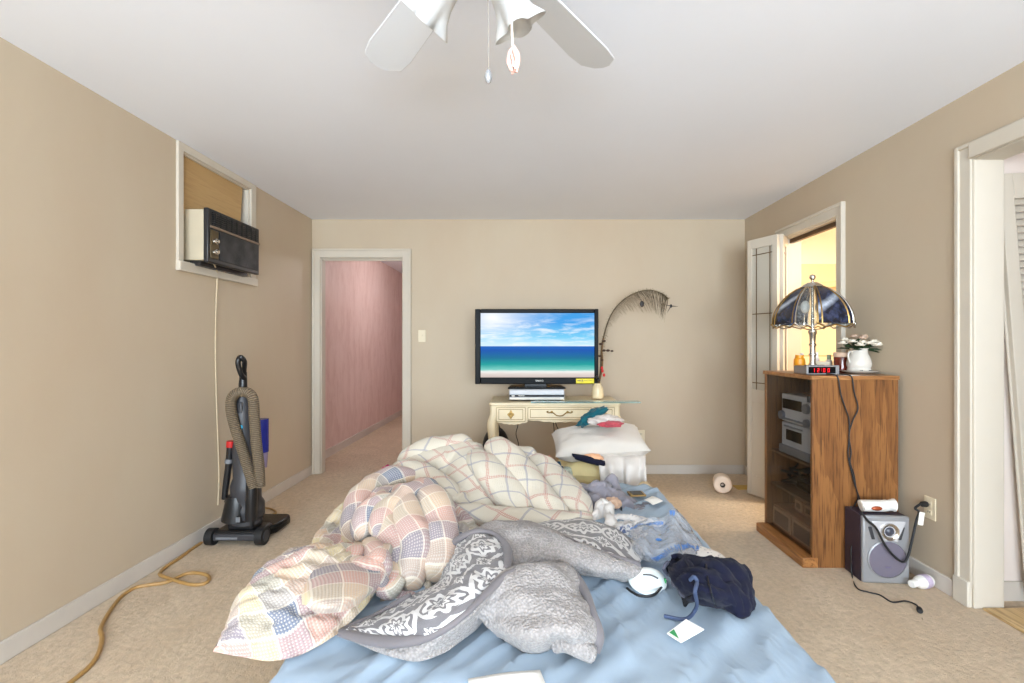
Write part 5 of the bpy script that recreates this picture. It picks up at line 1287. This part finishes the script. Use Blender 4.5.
# damask face with curved trim
e_up = FF([(452, 552, .47), (446, 566, .475), (438, 584, .475), (412, 597, .465), (375, 617, .445), (341, 631, .432)])
e_u2 = FF([(462, 540, .53), (457, 561, .535), (448, 584, .53), (420, 603, .51), (382, 621, .475), (341, 632, .434)])
e_md = FF([(478, 535, .565), (472, 560, .565), (462, 585, .56), (434, 610, .535), (394, 628, .49), (342, 633, .436)])
e_m2 = FF([(494, 537, .56), (490, 562, .565), (476, 588, .56), (450, 614, .535), (410, 634, .485), (343, 634, .438)])
e_lo = FF([(508, 548, .54), (506, 570, .555), (490, 593, .545), (464, 618, .52), (425, 639, .47), (344, 635, .44)])
mb = MB(); mb.patch([e_up, e_u2, e_md, e_m2, e_lo], 9, 6, .004, 12, 6, (1.05, 150, .25, .012))
df = obj('patterned_face', mb, M['damask2'], bl, smooth=180, solid=.010); df['label'] = 'white on charcoal damask face of the blanket'
lo2 = FF([(508, 570, .52), (494, 598, .505), (468, 626, .47), (432, 650, .445), (400, 655, .44), (344, 636, .434)])
lo3 = FF([(510, 580, .43), (494, 605, .43), (470, 632, .43), (436, 656, .43), (402, 657, .43), (346, 638, .43)])
mb = MB(); mb.patch([e_lo, lo2, lo3], 9, 6, .005, 10, 7)
obj('sherpa_underside', mb, M['sherpa'], bl, smooth=180, solid=.010)
def trim(pts, r=.013, sq=.7): return obj('trim_band', MB().tube(FF(pts), lambda u: r * (.9 + .2 * math.sin(9 * u)), 10, 10, sq), M['trimcloth'], bl, smooth=180)
trim([(341, 632, .44), (372, 640, .455), (400, 642, .472), (426, 637, .482), (446, 628, .505), (464, 615, .53), (478, 602, .545), (490, 590, .555), (506, 576, .565), (526, 569, .57), (536, 568, .57)], .017)
trim([(341, 631, .44), (374, 615, .458), (411, 595, .482)], .010)
trim([(449, 553, .49), (456, 541, .535), (474, 532, .575), (490, 532, .575), (502, 540, .565), (508, 552, .56), (507, 570, .56)], .015)
trim([(572, 571, .525), (584, 590, .515), (593, 611, .505), (599, 633, .475), (595, 652, .435)], .014)
trim([(536, 527, .548), (566, 539, .538), (602, 553, .515), (640, 565, .48)], .013)
rows = [FF([(534, 524, .47), (560, 520, .475), (588, 521, .475), (612, 528, .465), (632, 540, .455), (645, 556, .44)]),
        FF([(535, 526, .50), (560, 526, .50), (586, 530, .495), (610, 538, .48), (630, 549, .465), (642, 560, .448)]),
        FF([(536, 528, .535), (562, 536, .525), (586, 544, .51), (606, 552, .495), (624, 559, .475), (640, 564, .455)])]
mb = MB(); mb.patch(rows, 8, 6, .006, 12, 9)
d2 = obj('patterned_face', mb, M['damask'], bl, smooth=180, solid=.010); d2['label'] = 'white on charcoal damask face of the blanket'

# ------------------------------------------------------------------ clothes and small things on the bed
mb = heap_mb([([F(582, 480, .52), F(598, 476, .55), F(612, 486, .51)], .10, .5), ([F(604, 484, .50), F(622, 492, .47), F(640, 500, .44)], .075, .5), ([F(588, 488, .49), F(606, 496, .46), F(622, 502, .44)], .06, .5), ([F(612, 476, .52), F(606, 486, .50)], .04, .5)], .20, .72, 2.30, 2.92, .012, BZ, .006, .008, 12, seed=9, g=1.30, stiff=.06, iters=200)
tag(obj('grey_shirt', mb, M['grey_c'], None, smooth=180), 'crumpled grey violet shirt at the far end of the bed', 'shirt')
def blueprint():
    t = NT('white_cotton_blue_print'); co = t.coord()
    f = t.ramp(t.noise(co, 34, 4, .6, .8), [(.50, BW0), (.55, BW1)])
    g = t.ramp(t.noise(co, 6, 2), [(.44, BW0), (.52, BW1)])
    t.set(Base_Color=t.mix(t.math('MULTIPLY', f, g), rgb(224, 222, 220), rgb(96, 112, 150)), Roughness=.9); t.bump(t.noise(co, 40, 4), .3, .005); return t.m
mb = heap_mb([([F(594, 508, .48), F(598, 500, .50), F(606, 498, .50), F(612, 506, .49), F(606, 520, .47)], .035, .5), ([F(592, 515, .46), F(600, 524, .45), F(612, 526, .45)], .05, .5), ([F(600, 512, .45), F(610, 515, .45)], .06, .5)], .20, .58, 1.95, 2.55, .010, BZ, .006, .008, 14, seed=12, g=1.14, stiff=.12, iters=200)
tag(obj('white_garment', mb, M['white_c'], None, smooth=180), 'bunched white garment with looped straps between cream comforter and bag', 'garment')
mb = heap_mb([([F(618, 510, .46), F(634, 509, .47), F(654, 516, .45)], .075, .5), ([F(622, 520, .47), F(632, 517, .48), F(640, 524, .46)], .05, .5)], .34, .80, 1.95, 2.45, .010, BZ, .006, .007, 13, seed=14, g=1.12, stiff=.12, iters=200)
tag(obj('white_shirt', mb, blueprint(), None, smooth=180), 'white shirt with a small blue print behind the plastic bag', 'shirt')
tag(obj('tan_cloth', crumple(F(613, 504, .455), (.04, .03, .03), 3), cloth('tan_cotton', rgb(190, 158, 134)), None, smooth=180), 'small tan cloth tucked between the white garments', 'cloth')
tag(obj('teal_cloth', crumple(P(557, 470, 3.0), (.04, .05, .05), 8), cloth('dark_teal_cotton', rgb(40, 70, 92)), None, smooth=180), 'dark teal cloth poking up behind the cream comforter', 'cloth')
tag(obj('dusky_pink_cloth', crumple(P(549, 463, 3.02), (.035, .05, .04), 4), cloth('dusky_pink_cotton', rgb(186, 130, 116)), None, smooth=180), 'dusky pink cloth peeking behind the cream comforter ridge', 'cloth')
tag(obj('magenta_cloth', crumple(P(387, 470, 2.40), (.03, .04, .02), 6), cloth('magenta_cotton', rgb(176, 36, 92)), None, smooth=180), 'scrap of magenta cloth at the left end of the cream comforter', 'cloth')
ph = thing('mobile_phone', F(636, 494, BZ), 'dark phone with gold rim lying on the far bed corner', 'phone')
c_ = F(636.5, 494, BZ + .012); T4 = Matrix.Translation(c_) @ Matrix.Rotation(R(4), 4, 'Z')
obj('phone_body', MB(T4).box(-.042, .042, -.036, .036, -.004, .006), M['gold'], ph, .003)
obj('phone_screen', MB(T4).box(-.030, .030, -.032, .032, .006, .0075), M['gloss'], ph)
def sheetlet(name, corners, mat, lab, cat, th_=.0012, lift=.004):
    c4 = [F(px, py, z) for px, py, z in corners]
    mb_ = MB(); mb_.patch([[c4[0], c4[0].lerp(c4[1], .5) + Vector((0, 0, lift)), c4[1]], [c4[3].lerp(c4[0], .5), (c4[0] + c4[1] + c4[2] + c4[3]) / 4 + Vector((0, 0, lift * 1.3)), c4[1].lerp(c4[2], .5)], [c4[3], c4[3].lerp(c4[2], .5) + Vector((0, 0, lift)), c4[2]]], 4, 4)
    return tag(obj(name, mb_, mat, None, smooth=180, solid=th_), lab, cat)
sheetlet('paper_scrap', [(652, 496, .435), (663, 501, .435), (653, 505, .433), (644, 500, .433)], M['paper'], 'small white paper scrap beside the phone on the bed', 'paper')
cd_ = thing('folded_card', F(686, 631, BZ), 'white folded card with a green print lying before the navy shorts', 'card')
q = [F(686, 619, .445), F(704, 629, .445), F(681, 642, .437), F(667, 633, .435)]
mb = MB(); mb.add([*q, *[p - Vector((0, 0, .003)) for p in q]], [(0, 1, 2, 3), (7, 6, 5, 4), (0, 4, 5, 1), (1, 5, 6, 2), (2, 6, 7, 3), (3, 7, 4, 0)])
fixnormals(obj('card_leaf', mb, M['paper'], cd_, smooth=0))
g = [q[3].lerp(q[0], .05).lerp(q[2], .06), q[3].lerp(q[0], .30).lerp(q[2], .02), q[3].lerp(q[0], .30).lerp(q[2], .30), q[3].lerp(q[2], .62)]
g = [q[3] + (q[0] - q[3]) * a + (q[2] - q[3]) * b + Vector((0, 0, .0008)) for a, b in ((.06, .08), (.30, .08), (.16, .5), (.06, .78))]
obj('green_print', MB().add(g, [(0, 1, 2, 3)]), M['green'], cd_, smooth=0)
sheetlet('paper_sheet', [(468, 679, .432), (540, 670, .435), (552, 700, .433), (470, 708, .432)], M['paper'], 'white paper sheet at the front edge of the photo on the bed', 'paper')
# dust mask
mk = thing('dust_mask', F(648, 584, BZ), 'white cup dust mask with a black strap on the blue sheet', 'mask')
c_ = F(650, 592, BZ); T4 = Matrix.Translation(c_ + Vector((0, .035, .016))) @ Matrix.Rotation(R(18), 4, 'Z') @ Matrix.Rotation(R(18), 4, 'X')
mb = MB(T4); mb.lathe([(.060, 0), (.059, .004), (.055, .010), (.048, .020), (.036, .030), (.021, .037), (.001, .039)], n=30, mod=lambda a, u: 1 + .10 * math.cos(2 * a) + .03 * math.cos(3 * a))
obj('mask_cup', mb, cloth('white_mask_felt', rgb(226, 232, 230), rgb(214, 222, 220), 40, .15), mk, smooth=60)
obj('nose_strip', MB(T4).tube([(-.026, -.004, .037), (-.002, -.014, .040), (.018, -.026, .034)], .0026, 6, 4), M['dark'], mk)
obj('green_label', MB(T4).ball((.050, -.022, .014), .010, 10, (.5, .8, 1)), M['green'], mk)
obj('strap', MB().tube(FF([(666, 581, .425), (655, 594, .44), (641, 596, .437), (632, 592, .436), (627, 588, .436)]), .0042, 6, 8), M['rubber'], mk)
# clear plastic bag with blue lettering marks
rows = [FF([(636, 524, .47), (650, 518, .50), (664, 517, .51), (672, 508, .54), (682, 516, .49), (690, 532, .44)]),
        FF([(630, 532, .45), (646, 527, .50), (662, 526, .49), (674, 520, .52), (686, 527, .48), (697, 538, .44)]),
        FF([(628, 542, .45), (644, 540, .51), (658, 540, .48), (674, 535, .51), (688, 538, .48), (702, 546, .44)]),
        FF([(632, 554, .44), (646, 553, .49), (660, 551, .48), (676, 547, .50), (690, 548, .47), (700, 552, .44)]),
        FF([(652, 562, .435), (658, 562, .45), (668, 560, .45), (678, 558, .455), (690, 557, .445), (698, 556, .435)])]
mb = MB(); g_ = mb.patch(rows, 8, 8, .008, 13, 5, (1.09, 200, .13))
pb_ = thing('plastic_bag', F(665, 540, BZ), 'clear plastic bag with blue lettering lying crumpled on the bed', 'bag')
obj('bag_film', mb, M['bag'], pb_, smooth=180, solid=.0006)
mb = MB(); g2 = [[p.copy() - Vector((0, 0, .025 * max(0, min(1, (p.z - .44) / .05)))) for p in r_] for r_ in g_]; mb.grid(g2)
obj('bag_film_under', mb, M['bag'], pb_, smooth=180)
blue = plain('blue_ink', rgb(70, 130, 205), .4)
def gsurf(u, v):
    i = min(len(g_) - 1.001, max(0, v * (len(g_) - 1))); j = min(len(g_[0]) - 1.001, max(0, u * (len(g_[0]) - 1)))
    a, b = int(i), int(j); fi, fj = i - a, j - b
    return (g_[a][b].lerp(g_[a][b + 1], fj)).lerp(g_[a + 1][b].lerp(g_[a + 1][b + 1], fj), fi) + Vector((0, 0, .003))
mb = MB(); rnd = random.Random(2)
def strokes(u0, u1, v0, v1, n, ht):
    for k in range(n):
        u = u0 + (u1 - u0) * k / n; v = v0 + (v1 - v0) * k / n; du = (u1 - u0) / n * .55
        for a in ((0, 0, 0, ht), (0, ht, du, ht * .2), (du, 0, du, ht))[:rnd.choice((2, 3, 3))]:
            mb.tube([gsurf(u + a[0], v + a[1]), gsurf(u + (a[0] + a[2]) / 2, v + (a[1] + a[3]) / 2), gsurf(u + a[2], v + a[3])], .0013, 4)
strokes(.45, .97, .93, .70, 12, -.12)
strokes(.03, .42, .18, .10, 9, .08)
strokes(.20, .45, .97, .95, 5, -.10)
mb.ball(gsurf(.42, .5), .010, 8, (1.2, 1, .4))
strokes(.56, .66, .05, .1, 3, .08)
obj('blue_lettering', mb, blue, pb_)
# printed cloth under the bag at the bed edge
mb = heap_mb([([F(694, 545, .45), F(708, 550, .45), F(722, 558, .44)], .07, .5), ([F(690, 556, .44), F(716, 560, .44)], .05, .5)], .55, .80, 1.6, 2.0, .010, BZ, .008, .005, 16, seed=17)
t = NT('white_cloth_dark_print'); co = t.coord(); f = t.ramp(t.noise(co, 50, 4, .6, 1.0), [(.58, BW0), (.62, BW1)]); t.set(Base_Color=t.mix(f, rgb(224, 218, 210), rgb(120, 112, 116)), Roughness=.9); t.bump(t.noise(co, 40, 3), .2, .005)
tag(obj('printed_cloth', mb, t.m, None, smooth=180), 'white cloth with dark print sticking out between bag and navy shorts', 'cloth')
# navy shorts
sh_t = thing('navy_shorts', F(712, 590, BZ), 'navy blue drawstring shorts lying at the right edge of the bed', 'shorts')
rows = [FF([(672, 560, .46), (690, 557, .50), (706, 558, .51), (724, 560, .50), (740, 564, .47), (744, 568, .43)]),
        FF([(668, 568, .49), (686, 564, .535), (704, 566, .545), (724, 568, .53), (742, 572, .49), (750, 580, .43)]),
        FF([(672, 580, .50), (688, 578, .535), (706, 580, .54), (726, 582, .52), (746, 588, .48), (754, 596, .43)]),
        FF([(682, 592, .48), (694, 592, .515), (710, 594, .52), (728, 597, .50), (746, 602, .465), (756, 606, .43)]),
        FF([(690, 600, .43), (700, 602, .44), (714, 606, .44), (730, 611, .44), (742, 618, .435), (752, 612, .43)])]
mb = MB(); mb.patch(rows, 8, 7, .006, 14, 11, (1.14, 200, .08))
obj('shorts_body', mb, M['navy'], sh_t, smooth=180, solid=.006)
wb = [(668, 562, .50), (664, 568, .49), (667, 574, .46), (672, 577, .465), (673, 584, .455), (679, 588, .46), (681, 594, .45), (688, 598, .452)]
wb2 = [(672, 557, .52), (680, 556, .53), (690, 564, .545), (694, 576, .54), (696, 588, .52), (694, 598, .49), (689, 600, .455)]
mb = MB(); a = cr(FF(wb), 6); b = cr(FF(wb2), 8); b = [b[int(i * (len(b) - 1) / (len(a) - 1))] for i in range(len(a))]
mb.grid([a, [p.lerp(q_, .5) + Vector((.0, .03, -.045)) for p, q_ in zip(a, b)], b])
obj('waist_lining', mb, plain('black_lining', rgb(16, 16, 24), .9), sh_t, smooth=180, solid=.003)
obj('waistband_edge', MB().tube(FF(wb), .006, 8, 6), plain('grey_waistband', rgb(92, 94, 110), .8), sh_t)
obj('waistband', MB().tube(FF(wb2), .008, 8, 6), M['navy'], sh_t)
obj('drawstring', MB().tube(FF([(690, 580, .55), (694, 577, .565), (697, 582, .555), (695, 592, .545), (697, 604, .47), (694, 612, .435), (688, 618, .432), (680, 619, .431), (664, 616, .431)]), .0055, 8, 8), plain('slate_blue_cord', rgb(60, 74, 104), .8), sh_t)
obj('seam', MB().tube(FF([(706, 564, .55), (708, 580, .545), (712, 595, .525), (716, 607, .445)]), .0025, 6, 6), M['black'], sh_t)

# ------------------------------------------------------------------ pile between bed and desk
bn = thing('low_bench', (.56, 3.22, 0), 'low cream bench under the pillow pile at the bed end', 'bench')
obj('bench_top', MB().box(.25, .82, 3.03, 3.45, .275, .305), M['cream'], bn, .008)
for x, y in ((.275, 3.06), (.795, 3.06), (.275, 3.42), (.795, 3.42)): obj('leg', MB().tube([(x, y, .275), (x + (.004 if x > .5 else -.004), y, .12), (x + (.012 if x > .5 else -.012), y, 0)], lambda u: .022 - .006 * u, 12, 4), M['cream'], bn)
obj('apron_rail', MB().box(.27, .80, 3.045, 3.06, .21, .275).box(.27, .80, 3.42, 3.435, .21, .275).box(.265, .28, 3.06, 3.42, .21, .275).box(.79, .805, 3.06, 3.42, .21, .275), M['cream'], bn)
ye = P(589, 468, 3.2)
mb = pillow_mb((ye.x - .01, 3.24, .385), .36, .40, .17, Matrix.Rotation(R(3), 4, 'Y'), seed=3, ex=.65)
tag(obj('yellow_pillow', mb, cloth('pale_yellow_cotton', rgb(240, 226, 172), rgb(232, 216, 160)), None, smooth=180), 'pale yellow pillow squeezed under the white pillow', 'pillow')
mb = crumple(P(567, 475, 3.05), (.035, .05, .05), 21)
tag(obj('green_print_cloth', mb, plain('pale_green_print', rgb(196, 206, 190), .9, var=.3, sc=50), None, smooth=180), 'pale green printed cloth at the left of the yellow pillow', 'cloth')
mb = MB(); mb.patch([[P(572, 454, 3.02), P(590, 457, 3.01), P(606, 462, 3.01)], [P(574, 457, 2.99), P(588, 460.5, 2.985), P(606, 465.5, 2.985)], [P(576, 459, 3.01), P(588, 462.5, 3.0), P(606, 467, 3.0)]], 8, 4, .003, 10)
tag(obj('navy_cloth', mb, M['navy'], None, smooth=180, solid=.012), 'folded navy cloth edge between the white and yellow pillows', 'cloth')
mb = crumple(P(593, 457.5, 3.03), (.06, .03, .024), 24)
tag(obj('peach_cloth', mb, cloth('peach_cotton', rgb(234, 178, 138)), None, smooth=180), 'peach cloth under the right half of the white pillow', 'cloth')
rows = []
for r_, (y0_, bl_) in enumerate(((455, -.10), (460, -.02), (468, .03), (478, .03), (487, .01))):
    row_ = []
    for c2_ in range(9):
        px = 597 + c2_ * 6.1 + (r_ * 1.1 if c2_ < 5 else r_ * .1)
        fold = .035 * math.sin(c2_ * 1.9 + r_ * .35) * (.4 + .2 * r_)
        row_.append(P(px, y0_ + (4 if c2_ < 3 and r_ > 2 else 0) - (6 if c2_ > 6 and r_ == 4 else 0), 2.99 - bl_ + fold))
    rows.append(row_)
mb = MB(); mb.patch(rows, 5, 6, .006, 11, 2)
tag(obj('white_towel', mb, M['white_c'], None, smooth=180, solid=.012), 'white towel draped down from under the white pillow', 'towel')
wp = P(599, 443, 3.2)
mb = pillow_mb((wp.x, 3.22, wp.z + .005), .61, .36, .17, Matrix.Rotation(R(-4), 4, 'Y') @ Matrix.Rotation(R(14), 4, 'X'), seed=6, wr=.012)
tag(obj('white_pillow', mb, cloth('white_pillowcase', rgb(204, 198, 190), rgb(194, 187, 178), 8, .15), None, smooth=180), 'white pillow on top of the pile in front of the desk', 'pillow')
mb = crumple((0, 0, 0), (.105, .05, .042), 31, .3); T4 = Matrix.Translation(P(592, 417.5, 3.24)) @ Matrix.Rotation(R(-32), 4, 'Y')
mb.v = [T4 @ v for v in mb.v]
tag(obj('teal_garment', mb, cloth('teal_cotton', rgb(24, 94, 104), rgb(14, 70, 84)), None, smooth=180), 'teal garment bundled on top of the white pillow', 'garment')
mb = crumple(P(605, 421, 3.2), (.11, .07, .04), 33, .35)
tag(obj('white_printed_garment', mb, plain('white_print_cotton', rgb(204, 196, 190), .9, var=.16, sc=40), None, smooth=180), 'white garment between the teal and the red clothes on the pillow', 'garment')
mb = crumple(P(610, 424.5, 3.12), (.075, .05, .022), 36, .35)
tag(obj('red_garment', mb, cloth('rose_red_cotton', rgb(168, 56, 70), rgb(186, 90, 98)), None, smooth=180), 'rose red garment lying at the right on the white pillow', 'garment')
